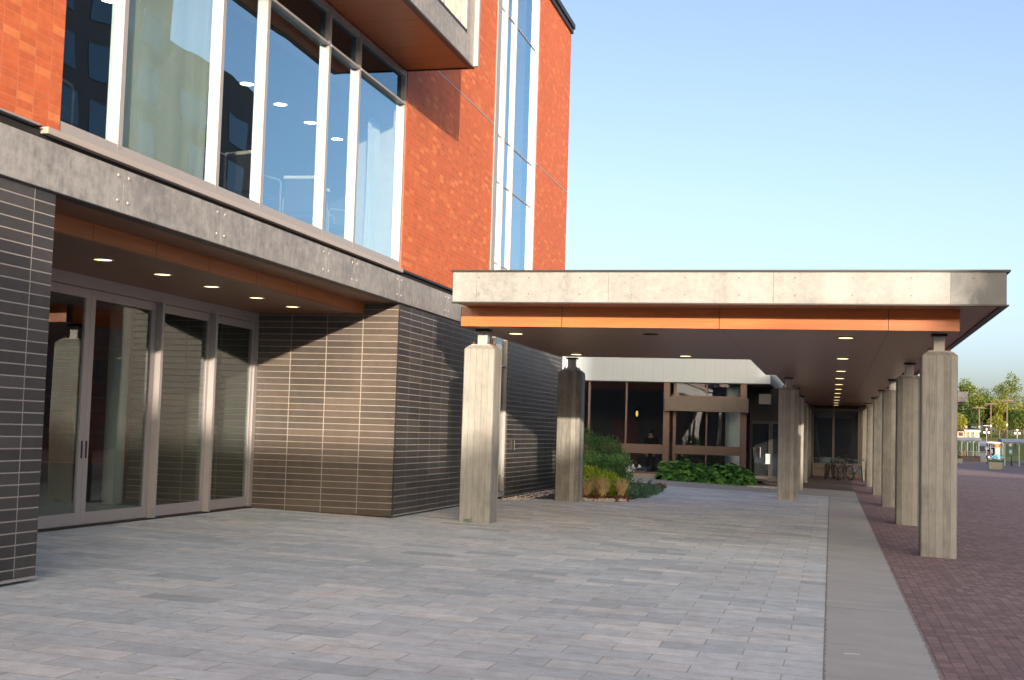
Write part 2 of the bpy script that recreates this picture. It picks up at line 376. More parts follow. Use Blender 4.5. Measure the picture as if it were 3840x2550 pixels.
M['glass_clear'] = glass('clear_shelter_glass', .10, (.9, 1., 1.), thru=(.72, .86, .84))
M['lamp'] = emit('warm_lamp_lens', (1., .74, .36), 1.5)
M['lamp_in'] = emit('white_ceiling_lamp', (1., .95, .82), 6.)

def leafmat(name, a, b, c, sc=3., trans=.25):
    k = NT(name); g = k.new("ShaderNodeNewGeometry"); r = g.outputs["Random Per Island"]; P = g.outputs["Position"]
    n = k.noise(P, sc, 3); f = k.math('ADD', k.math('MULTIPLY', r, .55), k.math('MULTIPLY', n, .45))
    col = k.ramp(f, [(.2, a), (.5, b), (.8, c)])
    k.put(k.bsdf.inputs["Base Color"], col); k.bsdf.inputs["Roughness"].default_value = .5; k.bsdf.inputs["Specular IOR Level"].default_value = .3
    tl = k.new("ShaderNodeBsdfTranslucent"); k.l.new(col, tl.inputs[0]); mx = k.new("ShaderNodeMixShader"); mx.inputs[0].default_value = trans
    k.l.new(k.bsdf.outputs[0], mx.inputs[1]); k.l.new(tl.outputs[0], mx.inputs[2]); k.l.new(mx.outputs[0], k.outn.inputs["Surface"]); return k.m
M['leaf_dark'] = leafmat('shrub_leaf', (.040, .12, .030), (.085, .21, .055), (.17, .33, .10))
M['leaf_yellow'] = leafmat('yellow_green_leaf', (.18, .34, .03), (.38, .55, .05), (.60, .66, .09))
M['leaf_blue'] = leafmat('blue_green_leaf', (.055, .14, .085), (.10, .21, .125), (.17, .30, .18))
M['straw'] = leafmat('straw_grass_blade', (.44, .30, .14), (.60, .46, .24), (.70, .58, .34))
M['russet'] = leafmat('russet_ground_leaf', (.12, .05, .025), (.20, .085, .04), (.28, .13, .06))
M['hosta'] = leafmat('hosta_leaf', (.020, .075, .015), (.065, .20, .035), (.15, .34, .075))
M['tree_a'] = leafmat('dark_tree_leaf', (.020, .042, .010), (.045, .085, .016), (.09, .13, .028), .5)
M['tree_b'] = leafmat('mid_tree_leaf', (.045, .075, .012), (.095, .14, .022), (.17, .20, .04), .5)
M['tree_c'] = leafmat('yellow_tree_leaf', (.09, .11, .014), (.18, .20, .028), (.28, .27, .05), .5)
M['bark'] = plain('tree_bark', (.14, .095, .06), .9, 0, .3, 8.)
M['pole'] = plain('utility_pole_wood', (.12, .085, .068), .9, 0, .2, 4.)
M['stone'] = plain('pale_river_stone', (.56, .50, .45), .8, 0, .25, 5.)
M['soil'] = plain('mulch_soil', (.055, .038, .028), .95, 0, .3, 12.)

GX = -.027
def gz(x): return GX*max(-14., min(14., x))
def sheet(name, mat, x0, x1, y0, y1, h, kind='structure', poly=None):
    b = MB(); xs = sorted(set([x0, x1]+[t for t in (-14., 14.) if x0 < t < x1]))
    if poly: b.face([(x, y, gz(x)+h) for x, y in poly])
    else:
        for a, c in zip(xs, xs[1:]): b.face([(a, y0, gz(a)+h), (c, y0, gz(c)+h), (c, y1, gz(c)+h), (a, y1, gz(a)+h)])
    o = b.build(name, mat); o['kind'] = kind; return o

# ------------------------------------------------------------------ ground
sheet('ground', M['path'], -500, 500, -200, 200, -.012)
sheet('paved_forecourt', M['paver'], -9.62, -.036, -14, 41.0, 0.)
sheet('concrete_path', M['strip'], -.036, .818, -14, 41.0, .002)
sheet('brick_plaza', M['red_paver'], .818, 60, -14, 200, .001)
sheet('concrete_crossing', M['path'], -9.6, .818, 41.0, 46.6, .003)
sheet('walkway_floor', M['brown_floor'], -3.0, .818, 46.6, 66, .006)
# rising land beyond the bus lanes
def strip_y(name, mat, prof, x0=-700, x1=900, h=0., kind='structure'):
    b = MB()
    for (ya, za), (yb, zb) in zip(prof, prof[1:]): b.face([(x0, ya, za+h), (x1, ya, za+h), (x1, yb, zb+h), (x0, yb, zb+h)])
    o = b.build(name, mat); o['kind'] = kind; return o
strip_y('bus_road', M['asphalt'], [(199.9, -.39), (204, -.95), (234, -.95)])
strip_y('grass_bank', M['grass'], [(234, -.93), (243, .7), (256, 2.0)])
strip_y('street', M['asphalt'], [(256, 2.0), (276, 2.6)], h=.004)
strip_y('lawn_hill', M['grass'], [(276, 2.6), (300, 3.4), (420, 6.), (1500, 8.)])

# ------------------------------------------------------------------ brick building
XF = -7.075; YC = 20.74; ZS0 = 3.79
B = thing('brick_building', 'orange-red brick building with dark tiled base, zinc band and tall glass windows', 'building', (XF, YC, .19))
def part(name, mat, *a, par=None, bevel=0): return bx(name, mat, par or B, *a, bevel=bevel)
YM = [10.71, 11.75, 13.92, 15.15, 17.24, 18.48, 20.66]
part('brick_wall', M['brick'], XF-.35, XF, 2, 10.70, 4.372, 13.0)
part('brick_wall', M['brick'], XF-.35, XF, YC, 26.55, 4.372, 12.66)
part('brick_wall', M['brick'], XF-.35, XF, 30.64, 34.50, 4.372, 12.66)
part('brick_wall', M['brick'], XF-.35, XF, 10.70, YC, 7.78, 12.66)
part('end_wall', M['brick'], -24, XF-.02, 34.2, 34.49, .2, 12.66)
part('rear_wall', M['mid_in'], -24.3, -24, 2, 34.4, .2, 12.6)
part('roof', M['dark_metal'], -24, XF-.4, 2, 34.3, 12.4, 12.6)
b = MB(); b.box(XF-.5, XF+.05, 10, 34.56, 12.66, 12.78); b.box(XF-.5, XF+.09, 10, 34.60, 12.80, 12.93); b.box(XF-.5, XF+.02, 10, 34.52, 12.78, 12.80)
b.build('roof_coping', M['dark_metal'], B)
part('movement_joint', M['alu'], XF, XF+.008, 20.9, 26.55, 8.22, 8.245)
part('movement_joint', M['alu'], XF, XF+.008, 30.64, 34.5, 8.22, 8.245)
part('brick_sill', M['alu'], XF-.1, XF+.03, 2, 10.35, 4.352, 4.370)
part('brick_sill', M['dark_metal'], XF-.1, XF+.025, YC+.02, 34.5, 4.335, 4.370)
part('floor_slab', M['dark_metal'], -24, XF-.06, 2, 34.2, 3.80, 4.33)
# zinc fascia panels with bolts
joints = [2.0, 4.6, 7.3, 9.3, 11.83, 14.03, 17.35, 18.50, 20.62, 23.40, 26.2, 29.0, 31.8, 34.52]
for a, c in zip(joints, joints[1:]):
    fp = part('fascia_panel', M['zinc'], XF-.12, XF+.025, a+.004, c-.004, 3.80, 4.245)
    for y in (a+.10, c-.10):
        for z in (3.915, 4.17): MB().dome((XF+.025, y, z), .02, (1, 0, 0), .7).build('bolt', M['alu_light'], fp)
part('fascia_drip', M['dark_metal'], XF-.12, XF+.03, 2, 34.52, 3.787, 3.799)
part('shadow_gap', M['gap'], XF-.12, XF-.03, 2, 34.5, 4.246, 4.335)
part('sill_flashing', M['flash'], XF-.10, XF+.05, 10.45, YC-.02, 4.305, 4.366)
# upper windows
XG = XF-.085
for a, c in zip(YM, YM[1:]):
    last = c == YM[-1]
    f = MB()
    f.box(XG-.045, XF-.012, c, c+.078, 4.46, 7.75)                       # mullion
    f.box(XG-.05, XF-.015, a+.079 if a > 10.8 else a, c-.001, 4.37, 4.49)   # bottom rail
    f.box(XG-.04, XF-.005, a+.079 if a > 10.8 else a, c-.001, 7.165, 7.20)
    f.box(XG-.05, XF-.02, a+.079 if a > 10.8 else a, c-.001, 7.66, 7.75)
    f.box(XG-.045, XF-.014, c, c+.078, 4.37, 4.458)
    if a < 10.8: f.box(XF-.2, XF-.03, a-.0, a+.03, 4.495, 7.66)
    wf = f.build('window', M['alu_light'], B)
    b = MB(); b.face([(XG, a+.05, 4.48), (XG, c, 4.48), (XG, c, 7.17), (XG, a+.05, 7.17)]); b.build('pane', M['glass_up'], wf)
    b = MB(); b.face([(XG, a+.05, 7.195), (XG, c, 7.195), (XG, c, 7.67), (XG, a+.05, 7.67)]); b.build('spandrel_pane', M['glass_span'], wf)
# upper room
part('room_ceiling', M['ceil_in'], -15, XF-.36, 8, 23, 6.86, 6.96)
part('room_bulkhead', M['dark_in'], XF-.359, XF-.2, 10.8, 20.66, 6.80, 7.64)
part('room_floor', M['dark_in'], -15, XF-.25, 8, 23, 4.34, 4.36)
part('room_wall', M['mid_in'], -15.1, -15, 8, 23, 4.36, 6.9)
part('room_end_wall', M['mid_in'], -15, XF-.36, 23, 23.1, 4.36, 6.86)
part('window_reveal', M['white_in'], -7.95, XF-.09, 20.7385, 20.9, 4.36, 7.6)
part('room_side_wall', M['mid_in'], -15, XF-.21, 8.5, 8.6, 4.36, 7.6)
for y in (12.9, 14.1, 15.4, 16.7, 18.0, 19.25, 20.5, 21.75):
    b = MB().disc((-8.72, y, 6.857), .105); b.build('ceiling_downlight', M['lamp_in'], B)
# tall stair window
f = MB(); f.box(XF-.2, XF+.02, 26.55, 26.86, 4.372, 12.66); f.box(XF-.12, XF-.02, 27.54, 27.60, 4.372, 12.66); f.box(XF-.12, XF-.035, 28.45, 28.51, 4.372, 12.66); f.box(XF-.12, XF-.005, 30.56, 30.64, 4.372, 12.66)
for z in (11.03, 8.17, 7.14, 5.35): f.box(XF-.11, XF-.085, 26.86, 30.56, z-.018, z+.018)
f.box(XF-.2, XF-.02, 26.86, 30.56, 4.372, 4.45)
tw = f.build('stair_window', M['alu'], B)
b = MB(); b.face([(XG-.015, 26.86, 4.4), (XG-.015, 30.6, 4.4), (XG-.015, 30.6, 12.66), (XG-.015, 26.86, 12.66)]); b.build('pane', M['glass_up'], tw)
part('stair_wall', M['mid_in'], -11, -10.8, 26.5, 31, 4.36, 12.4); part('stair_side_wall', M['mid_in'], -10.8, XF-.11, 30.64, 30.8, 4.36, 12.4); part('stair_side_wall', M['mid_in'], -10.8, XF-.36, 26.32, 26.5, 4.36, 12.4)
# dark tiled base
part('tiled_pier', M['tile_y'], -9.60, XF, 2, 10.70, .25, ZS0)
b = MB(); b.box(XF-.04, XF+.012, 2, 10.72, .222, .248); b.build('base_trim', M['alu_light'], B)
part('base_kicker', M['gap'], -9.55, XF-.1, 2, 10.6, .1, .222)
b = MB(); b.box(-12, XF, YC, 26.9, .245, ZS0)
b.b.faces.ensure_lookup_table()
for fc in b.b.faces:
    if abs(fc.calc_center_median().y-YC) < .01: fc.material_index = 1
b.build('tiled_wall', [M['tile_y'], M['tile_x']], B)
part('tiled_wall', M['tile_y'], -12, XF, 28.46, 34.50, .245, ZS0)
part('corner_trim', M['dark_metal'], XF-.012, XF+.006, YC-.006, YC+.012, .245, ZS0-.005)
b = MB(); b.box(XF-.03, XF+.012, YC+.04, 26.88, .222, .244); b.build('base_trim', M['alu_light'], B)
b = MB(); b.box(XF-.03, XF+.012, 28.47, 34.5, .222, .244); b.build('base_trim', M['alu'], B)
b = MB(); b.box(-9.6, XF+.004, YC-.012, YC+.03, .215, .244); b.build('base_trim', plain('rusty_trim', (.075, .05, .04), .8, 0, .4, 12), B)
part('base_kicker', M['gap'], -11.9, XF-.05, YC+.03, 34.4, .1, .222)
# low stair window
f = MB(); f.box(XF-.12, XF-.02, 28.40, 28.458, .24, 3.79); f.box(XF-.12, XF-.03, 27.38, 27.43, .24, 3.79); f.box(XF-.2, XF-.01, 26.91, 26.97, .24, 3.79)
f.box(XF-.14, XF-.04, 26.97, 28.37, 3.12, 3.16); f.box(XF-.16, XF-.01, 26.97, 28.37, .24, .36)
sw = f.build('side_door', M['alu_light'], B)
b = MB(); b.face([(XG, 26.95, .3), (XG, 28.4, .3), (XG, 28.4, 3.79), (XG, 26.95, 3.79)]); b.build('pane', M['glass_door'], sw)
b = MB(); b.tube([(XF+.07, 27.53, 1.15), (XF+.07, 27.53, 1.72)], .015); b.tube([(XF-.03, 27.53, 1.2), (XF+.07, 27.53, 1.2)], .01); b.tube([(XF-.03, 27.53, 1.67), (XF+.07, 27.53, 1.67)], .01); b.build('handle', M['alu_light'], sw)
cr = bx('card_reader', M['dark_metal'], B, XF, XF+.05, 28.86, 29.02, 1.26, 1.5); bx('face_plate', M['steel'], cr, XF+.02, XF+.053, 29.02, 29.05, 1.27, 1.49)
part('side_lobby_wall', M['dark_in'], -9.2, -9.1, 26.9, 28.46, .2, 3.79)
# entrance recess
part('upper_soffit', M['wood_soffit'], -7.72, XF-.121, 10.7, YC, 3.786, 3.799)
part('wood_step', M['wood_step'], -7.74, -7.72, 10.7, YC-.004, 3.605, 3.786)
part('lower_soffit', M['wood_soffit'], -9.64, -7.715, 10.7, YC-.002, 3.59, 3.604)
for y in (12.3, 13.78, 15.2, 16.58, 18.05, 19.4):
    t = MB(); t.torus((-8.43, y, 3.589), .118, .012, (0, 0, 1), 20, 6); r = t.build('downlight', M['alu'], B)
    b = MB().disc((-8.43, y, 3.586), .115); b.build('lamp_lens', M['lamp'], r)
XD = -9.64; gd = .262
part('door_head', M['alu'], XD-.08, XD+.02, 10.7, YC-.004, 3.43, 3.588)
part('threshold', M['dark_metal'], XD-.1, XD+.05, 10.7, YC-.02, gd-.01, gd+.022)
part('door_jamb', M['alu'], XD-.1, XD+.03, 20.62, YC-.003, gd+.023, 3.429)
for y in (17.30, 19.02): part('door_post', M['alu_light'], XD-.05, XD+.10, y-.035, y+.035, gd+.023, 3.428)
for a, c, hd in ((12.2, 15.52, 'r'), (15.525, 17.262, 'l'), (17.34, 18.982, None), (19.06, 20.618, None)):
    s = .115 if hd else .07
    f = MB(); f.box(XD-.04, XD, a, a+s, gd+.03, 3.42); f.box(XD-.04, XD, c-s, c, gd+.03, 3.42); f.box(XD-.039, XD-.001, a+s, c-s, gd+.03, gd+.19); f.box(XD-.039, XD-.001, a+s, c-s, 3.30, 3.42)
    d = f.build('glass_door', M['alu'], B)
    b = MB(); b.face([(XD-.02, a+s-.01, gd+.18), (XD-.02, c-s+.01, gd+.18), (XD-.02, c-s+.01, 3.31), (XD-.02, a+s-.01, 3.31)]); b.build('pane', M['glass_door'], d)
    if hd:
        y = c-.05 if hd == 'r' else a+.05
        bx('handle', M['dark_metal'], d, XD+.001, XD+.012, y-.012, y+.012, 1.17, 1.40)
part('lobby_floor', M['mid_in'], -16, XD-.1, 10.7, YC, .24, .255)
part('lobby_wall', M['dark_in'], -16.1, -16, 10.7, YC, .2, 3.7)
part('lobby_ceiling', M['mid_in'], -16, XD-.1, 10.7, YC, 3.6, 3.7)
for (x, y) in ((-12.5, 14.2), (-12.5, 17.6)):
    b = MB().disc((x, y, 3.597), .11); b.build('lobby_downlight', M['lamp'], B)
b = MB(); b.tube([(-11.6, 19.6, .25), (-11.6, 19.6, 3.6)], .17, 20); b.build('lobby_column', M['white_in'], B)
# projecting bay
XB = -5.895; ZB = 7.755
bay = MB(); bay.box(XF+.002, XB, 6, 20.70, ZB+.02, 8.20); bay.box(XF+.002, XB, 20.22, 20.70, 8.202, 13.2); bay.box(XF+.002, XB-.12, 6, 20.22, 10.9, 13.2)
by = bay.build('window_bay', M['zinc'], B)
bx('bay_soffit', M['wood_bay'], by, XF+.005, XB-.09, 6, 20.66, ZB+.004, ZB+.0195)
bs = MB(); bs.box(XB-.09, XB+.004, 6, 20.71, ZB-.012, ZB+.019); bs.box(XF+.006, XB-.09, 20.66, 20.71, ZB-.012, ZB+.018); bs.build('bay_edge_trim', M['dark_metal'], by)
bx('bay_edge_fin', M['alu_light'], by, XB+.001, XB+.075, 20.64, 20.712, ZB+.02, 13.2)
bx('bay_sill', M['dark_metal'], by, XB-.10, XB+.002, 6, 20.21, 8.203, 8.26)
bx('bay_reveal', M['alu_light'], by, XB-.10, XB+.003, 20.16, 20.218, 8.262, 10.9)
bx('bay_window_frame', M['alu_light'], by, XB-.12, XB-.02, 18.9, 18.98, 8.262, 10.9)
b = MB()
ys = [8+i*.09 for i in range(136)]
for i, y in enumerate(ys[:-1]):
    f0 = .03*math.sin(i*1.3)+.02*math.sin(i*.37); f1 = .03*math.sin((i+1)*1.3)+.02*math.sin((i+1)*.37)
    b.face([(XB-.20+f0, y, 8.2), (XB-.20+f1, ys[i+1], 8.2), (XB-.20+f1, ys[i+1], 10.9), (XB-.20+f0, y, 10.9)])
k = NT('pale_curtain'); P = k.pos(); n = k.noise(k.scale(P, (1, 2.2, .12)), 2., 3); M['curtain'] = k.done(k.ramp(n, [(.3, (.66, .72, .69)), (.7, (.74, .80, .77))]), .9, 0, .1)
M['blind'] = plain('beige_blind', (.60, .52, .45), .9, 0, .06, 3.)
b.build('bay_blind', M['blind'], by)
def curtain(label, y0, y1, z0, z1, x, amp, n, flare=0):
    b = MB(); N = n*8; H = 10; g = []
    for j in range(H+1):
        t = j/H; row = []
        for i in range(N+1):
            u = i/N; ph = u*n*2*math.pi
            row.append(b.b.verts.new((x+amp*math.sin(ph+1.2*math.sin(u*7))*(1-.45*t)+.02*math.sin(u*4+t*3), y0+(y1-y0)*u+flare*math.sin(u*5)*(1-t)*.1, z0+(z1-z0)*t)))
        g.append(row)
    for j in range(H):
        for i in range(N):
            f = b.b.faces.new((g[j][i], g[j][i+1], g[j+1][i+1], g[j+1][i])); f.smooth = True
    o = b.build('curtain', M['curtain']); tag(o, label, 'curtain', 'curtains behind the upper windows'); return o
curtain('wide pale green curtain drawn across the second upper window from the left', 11.80, 14.02, 4.40, 7.5, XF-.17, .006, 4, 1)
curtain('gathered pale curtain bunch at the right end of the upper windows', 20.0, 20.55, 4.42, 7.5, XF-.42, .05, 4)
# chairs seen in the upper room
def chair_proto():
    c = thing('tub_chair', '', 'chair', (0, 0, 0), 'chairs behind the upper windows')
    b = MB(); b.tube([(-.26, -.26, 0), (-.26, -.26, .66), (-.20, -.26, .70), (.22, -.26, .70), (.26, -.26, .66), (.26, -.26, 0)], .016, 8); b.build('leg', M['alu_light'], c)
    b = MB(); b.tube([(-.26, .26, 0), (-.26, .26, .66), (-.20, .26, .70), (.22, .26, .70), (.26, .26, .66), (.26, .26, 0)], .016, 8); b.build('leg', M['alu_light'], c)
    bx('seat', M['dark_in'], c, -.26, .26, -.24, .24, .38, .48, .03)
    bx('backrest', M['dark_in'], c, -.31, -.25, -.24, .24, .46, .98, .02)
    bx('back_rail', M['white_in'], c, -.33, -.24, -.25, .25, .96, 1.01, .01)
    return c
cp = chair_proto()
for i, (x, y, rz, lb) in enumerate(((-7.72, 14.62, 90, 'chrome framed chair behind the third upper window from the left'), (-7.75, 16.35, 75, 'chrome framed chair behind the fourth upper window from the left'),
        (-7.7, 18.05, 95, 'chrome framed chair behind the narrow fifth upper window'), (-7.7, 19.1, 60, 'chrome framed chair beside the gathered curtain in the last upper window'), (-7.75, 11.3, 100, 'chrome framed chair in the dark first upper window at the left'))):
    c = cp if i == 0 else copy_tree(cp); c.location = (x, y, 4.362); c.rotation_euler = (0, 0, R(rz)); c['label'] = lb

# ------------------------------------------------------------------ canopy
ZA, ZT, ZW = 3.735, 4.21, 3.412
M['bolt_steel'] = plain('dull_bolt_steel', (.12, .12, .12), .6)
X0, X1, Y0, Y1 = -5.90, 2.447, 19.888, 28.86
XN, YN, YE2 = -1.68, 35.75, 66.0
C = thing('flat_canopy', 'long flat canopy with mottled steel fascia over an orange wood band', 'canopy', (-1.7, 24, 3.4))
def cpart(name, mat, *a, par=None): return bx(name, mat, par or C, *a)
fs = [X0, -5.506, -3.381, -.869, 1.673, X1]
for a, c in zip(fs, fs[1:]):
    p_ = cpart('fascia_panel', M['galv'], a+.002, c-.002, Y0, Y0+.06, ZA, ZT)
    for x in (-5.474, -4.655, -3.836, -3.015, -2.199, -1.38, -.55, .283, 1.122, 1.98):
        if a < x < c:
            for z in (3.86, 4.12): MB().dome((x, Y0, z), .013, (0, -1, 0), .35).build('bolt', M['bolt_steel'], p_)
y = Y0+.062
while y < YE2:
    e = min(y+2.6, YE2); cpart('side_fascia_panel', M['galv'], X1-.06, X1, y, e-.004, ZA, ZT); y = e
for a, c in ((Y0+.062, 24.4), (24.404, Y1)): cpart('side_fascia_panel', M['galv'], X0, X0+.06, a, c, ZA, ZT)
cpart('left_wood_band', M['wood_beam'], -5.984, -5.955, 20.925, Y1-.061, ZW, ZA-.001)
cpart('rear_fascia_panel', M['galv'], X0+.062, XN, Y1-.06, Y1, ZW, ZT)
b = MB(); b.box(X0-.03, X1+.05, Y0-.035, Y0+.12, ZT+.001, ZT+.03); b.box(X1-.10, X1+.05, Y0+.12, YE2, ZT+.001, ZT+.03); b.box(X0-.03, X0+.12, Y0+.12, Y1+.03, ZT+.001, ZT+.03); b.build('cap_flashing', M['dark_metal'], C)
b = MB(); b.box(X0-.012, X1+.03, Y0-.012, Y0+.1, ZA-.022, ZA-.001); b.box(X1-.08, X1+.03, Y0+.1, YE2, ZA-.022, ZA-.001); b.build('drip_edge', M['dark_metal'], C)
b = MB(); b.box(X0+.061, X1-.061, Y0+.061, Y1-.061, ZA+.05, ZT-.01); b.box(XN, X1-.061, Y1-.06, YE2, ZA+.05, ZT-.01); b.build('roof_deck', M['dark_metal'], C)
YW = 20.72
cpart('outer_soffit', M['soffit'], X0+.061, X1-.081, Y0+.101, YW-.001, ZA+.001, ZA+.02)
cpart('outer_soffit', M['soffit'], 1.90, X1-.081, YW, YE2, ZA+.001, ZA+.02)
bms = [-5.985, -4.28, -1.736, .836, 1.88]
for a, c in zip(bms, bms[1:]): cpart('wood_band', M['wood_beam'], a+.003, c-.003, YW, YW+.03, ZW, ZA)
cpart('wood_band_end', M['dark_metal'], -5.99, -5.984, YW+.001, YW+.2, ZW, ZA)
cpart('side_wood_band', M['wood_beam'], 1.85, 1.879, YW+.031, YE2, ZW, ZA)
b = MB(); b.box(-5.98, 1.85, YW+.031, Y1-.061, ZW+.004, ZW+.02); b.box(XN, 1.85, Y1-.06, YN, ZW+.004, ZW+.02); b.box(-1.40, 1.85, YN, YE2, ZW+.004, ZW+.02); b.build('soffit', M['soffit'], C)
cpart('inner_side_fascia', M['galv'], XN-.05, XN, Y1+.001, YN, ZW, ZT); cpart('inner_side_fascia', M['galv'], -1.45, -1.40, YN, YE2, ZW, ZT)
lights = [(.22, y) for y in (22.21, 27.85, 32.9, 36.75, 40.7, 44.5, 48.4, 52.5, 56.5, 60.5, 64.5)]+[(-5.38, 22.11), (-5.4, 27.8), (-3.03, 27.8)]
for x, y in lights:
    t = MB(); t.torus((x, y, ZW+.002), .128, .012, (0, 0, 1), 20, 6); r = t.build('downlight', M['dark_metal'], C)
    MB().disc((x, y, ZW-.0135), .118).build('lamp_lens', M['lamp'], r)
t = MB(); t.torus((-3.0, 22.02, ZW+.001), .128, .012, (0, 0, 1), 20, 6); r = t.build('unlit_downlight', M['dark_metal'], C); MB().disc((-3., 22.02, ZW+.002), .122).build('lamp_lens', M['gap'], r)
# far wing of the canopy
cpart('wing_fascia', M['galv'], X1+.01, 5.98, 61.98, 62.04, 3.62, 4.07); cpart('wing_roof', M['soffit'], X1+.01, 5.98, 62.05, 67, 3.63, 4.06); cpart('wing_edge', M['dark_metal'], X1+.01, 6.0, 61.95, 67, 4.071, 4.09)
b = MB(); b.hexa([(X1+.02, 62.3, 3.45), (5.3, 62.3, 3.45), (5.3, 66, 3.45), (X1+.02, 66, 3.45)], [(X1+.02, 62.1, 3.619), (5.9, 62.1, 3.619), (5.9, 66.5, 3.619), (X1+.02, 66.5, 3.619)]); b.build('wing_soffit', M['soffit'], C)

# ------------------------------------------------------------------ columns
def column_proto():
    c = thing('concrete_column', '', 'column', (0, 0, 0), 'board-marked concrete columns carrying the canopy')
    h = .2665; b = MB(); ch = .018
    def ring(z, hh, cc): return [(-hh+cc, -hh, z), (hh-cc, -hh, z), (hh, -hh+cc, z), (hh, hh-cc, z), (hh-cc, hh, z), (-hh+cc, hh, z), (-hh, hh-cc, z), (-hh, -hh+cc, z)]
    b.hexa(ring(-.25, h, ch), ring(3.065, h, ch)); b.hexa(ring(3.0655, h, ch), ring(3.13, h-.065, ch)); b.build('shaft', M['concrete'], c)
    p = MB(); p.box(-.17, .17, -.17, .17, 3.131, 3.148); p.build('base_plate', M['steel'], c)
    for sx in (-1, 1):
        for sy in (-1, 1):
            b = MB(); b.tube([(sx*.135, sy*.135, 3.149), (sx*.135, sy*.135, 3.176)], .026, 6); b.tube([(sx*.135, sy*.135, 3.176), (sx*.135, sy*.135, 3.205)], [.014, .009], 6); b.build('anchor_bolt', M['rust'], c)
    b = MB(); b.box(-.086, .086, -.086, .086, 3.149, 3.38); b.build('steel_post', M['steel'], c, .012)
    b = MB(); b.box(-.12, .12, -.12, .12, 3.381, ZW+.003); b.build('cap_plate', M['dark_metal'], c)
    return c
colp = column_proto(); D = 7.841; yc = 21.148
xL, xR, x3 = -6.04+.2665, 1.361+.2665, -1.418+.2665
LB = {('R', 0): 'front right concrete column standing on the red brick paving', ('R', 1): 'concrete column just behind the front right one, darker in the shade', ('R', 2): 'third concrete column back in the right row', ('R', 3): 'fourth concrete column back in the right row',
      ('R', 4): 'fifth concrete column back in the right row, beside the blue bicycle', ('R', 5): 'farthest column of the right row by the end glass',
      ('L', 0): 'front left concrete column, sunlit, beside the dark tiled corner', ('L', 1): 'left rear concrete column beside the planting bed, sunlit only halfway down', ('T', 2): 'shaded brown concrete column in front of the pavilion doors', ('T', 3): 'concrete column with a narrow bright sunlit strip behind the shaded one',
      ('T', 4): 'fifth row concrete column on the left side of the walkway', ('T', 5): 'farthest concrete column on the left of the walkway'}
first = True
for (row, k_), lb in LB.items():
    x = {'R': xR, 'L': xL, 'T': x3}[row]
    c = colp if first else copy_tree(colp); first = False
    c.location = (x, yc+k_*D+.2665, 0); c['label'] = lb
# ------------------------------------------------------------------ glazed pavilion behind the canopy
PV = thing('glass_pavilion', 'low glazed building with brown frames under a pale panelled band', 'building', (-5, 48, .2))
def pp(name, mat, *a, par=None): return bx(name, mat, par or PV, *a)
k = NT('pale_band_panel'); P = k.pos(); q = k.xyz(P)
ln = k.math('LESS_THAN', k.math('ABSOLUTE', k.math('SUBTRACT', k.math('FRACT', k.math('DIVIDE', k.math('ADD', k.math('ADD', q[0], q[1]), 100.1), .372)), .5)), .018)
n = k.noise(P, 1.5, 4); M['band'] = k.done(k.mix(k.math('MULTIPLY', ln, .35), k.mix(n, (.315, .375, .425), (.365, .425, .475)), (.17, .195, .21)), .45, .0, .5)
M['frame'] = plain('brown_window_frame', (.115, .076, .062), .55, .1, .1, 5.)
M['beam_c'] = plain('brown_concrete_beam', (.115, .098, .085), .8, 0, .15, 6.)
yb = 47.5
b = MB(); b.box(-16, -2.12, 47.40, 62, 3.655, 4.95); b.build('white_band', M['band'], PV)
b = MB(); b.box(-16, -2.14, 47.43, 61.9, 3.62, 3.654); b.build('band_soffit', M['dark_in'], PV)
pp('rail', M['frame'], -10, -5.93, yb, yb+.14, 1.03, 1.37); pp('rail', M['frame'], -5.49, -3.18, yb, yb+.14, 1.05, 1.37)
pp('mullion', M['frame'], -8.73, -8.66, yb+.01, yb+.12, .34, 3.62); pp('mullion', M['frame'], -7.34, -7.28, yb+.01, yb+.12, .34, 3.62); pp('mullion', M['frame'], -4.40, -4.35, yb+.01, yb+.12, .34, 3.62)
pp('post', M['frame'], -5.92, -5.70, yb-.16, yb+.2, .12, 3.62); pp('post', M['frame'], -3.17, -2.95, yb-.05, yb+.2, .12, 3.62)
pp('window_frame', M['frame'], -5.58, -5.48, yb, yb+.15, .2, 3.62)
pp('concrete_beam', M['beam_c'], -5.84, -2.87, yb-.42, yb+.05, 2.60, 3.10)
pp('beam_ledge', M['frame'], -5.69, -2.96, yb-.02, yb+.1, 3.104, 3.17)
pp('plinth', M['plinth'], -10, -2.95, yb-.10, yb+.2, .05, .30); pp('base_rail', M['frame'], -10, -3.18, yb+.005, yb+.13, .301, .37)
for a, c, z0, z1 in ((-10, -8.73, .37, 1.03), (-10, -8.73, 1.37, 3.62), (-8.66, -7.34, .37, 1.03), (-8.66, -7.34, 1.37, 3.62), (-7.28, -5.92, .37, 1.03), (-7.28, -5.92, 1.37, 3.62),
                     (-5.48, -4.40, .37, 1.05), (-5.48, -4.40, 1.37, 2.6), (-5.48, -4.40, 3.17, 3.62), (-4.35, -3.17, .37, 1.05), (-4.35, -3.17, 1.37, 2.6), (-4.35, -3.17, 3.17, 3.62)):
    b = MB(); b.face([(a, yb+.07, z0), (c, yb+.07, z0), (c, yb+.07, z1), (a, yb+.07, z1)]); b.build('pane', M['glass_far'], PV)
b = MB(); b.tube([(-3.5, 48.7, .2), (-3.5, 48.7, 3.6)], .29, 28); b.build('round_column', plain('pale_round_column', (.74, .82, .82), .6), PV)
pp('lobby_floor', M['mid_in'], -12, -2.2, 47.66, 61, .17, .19); pp('lobby_rear_wall', M['mid_in'], -12, -2.2, 57, 57.1, .2, 3.6); pp('lobby_side_wall', M['dark_in'], -2.95, -2.9, 49.6, 61, .2, 3.6)
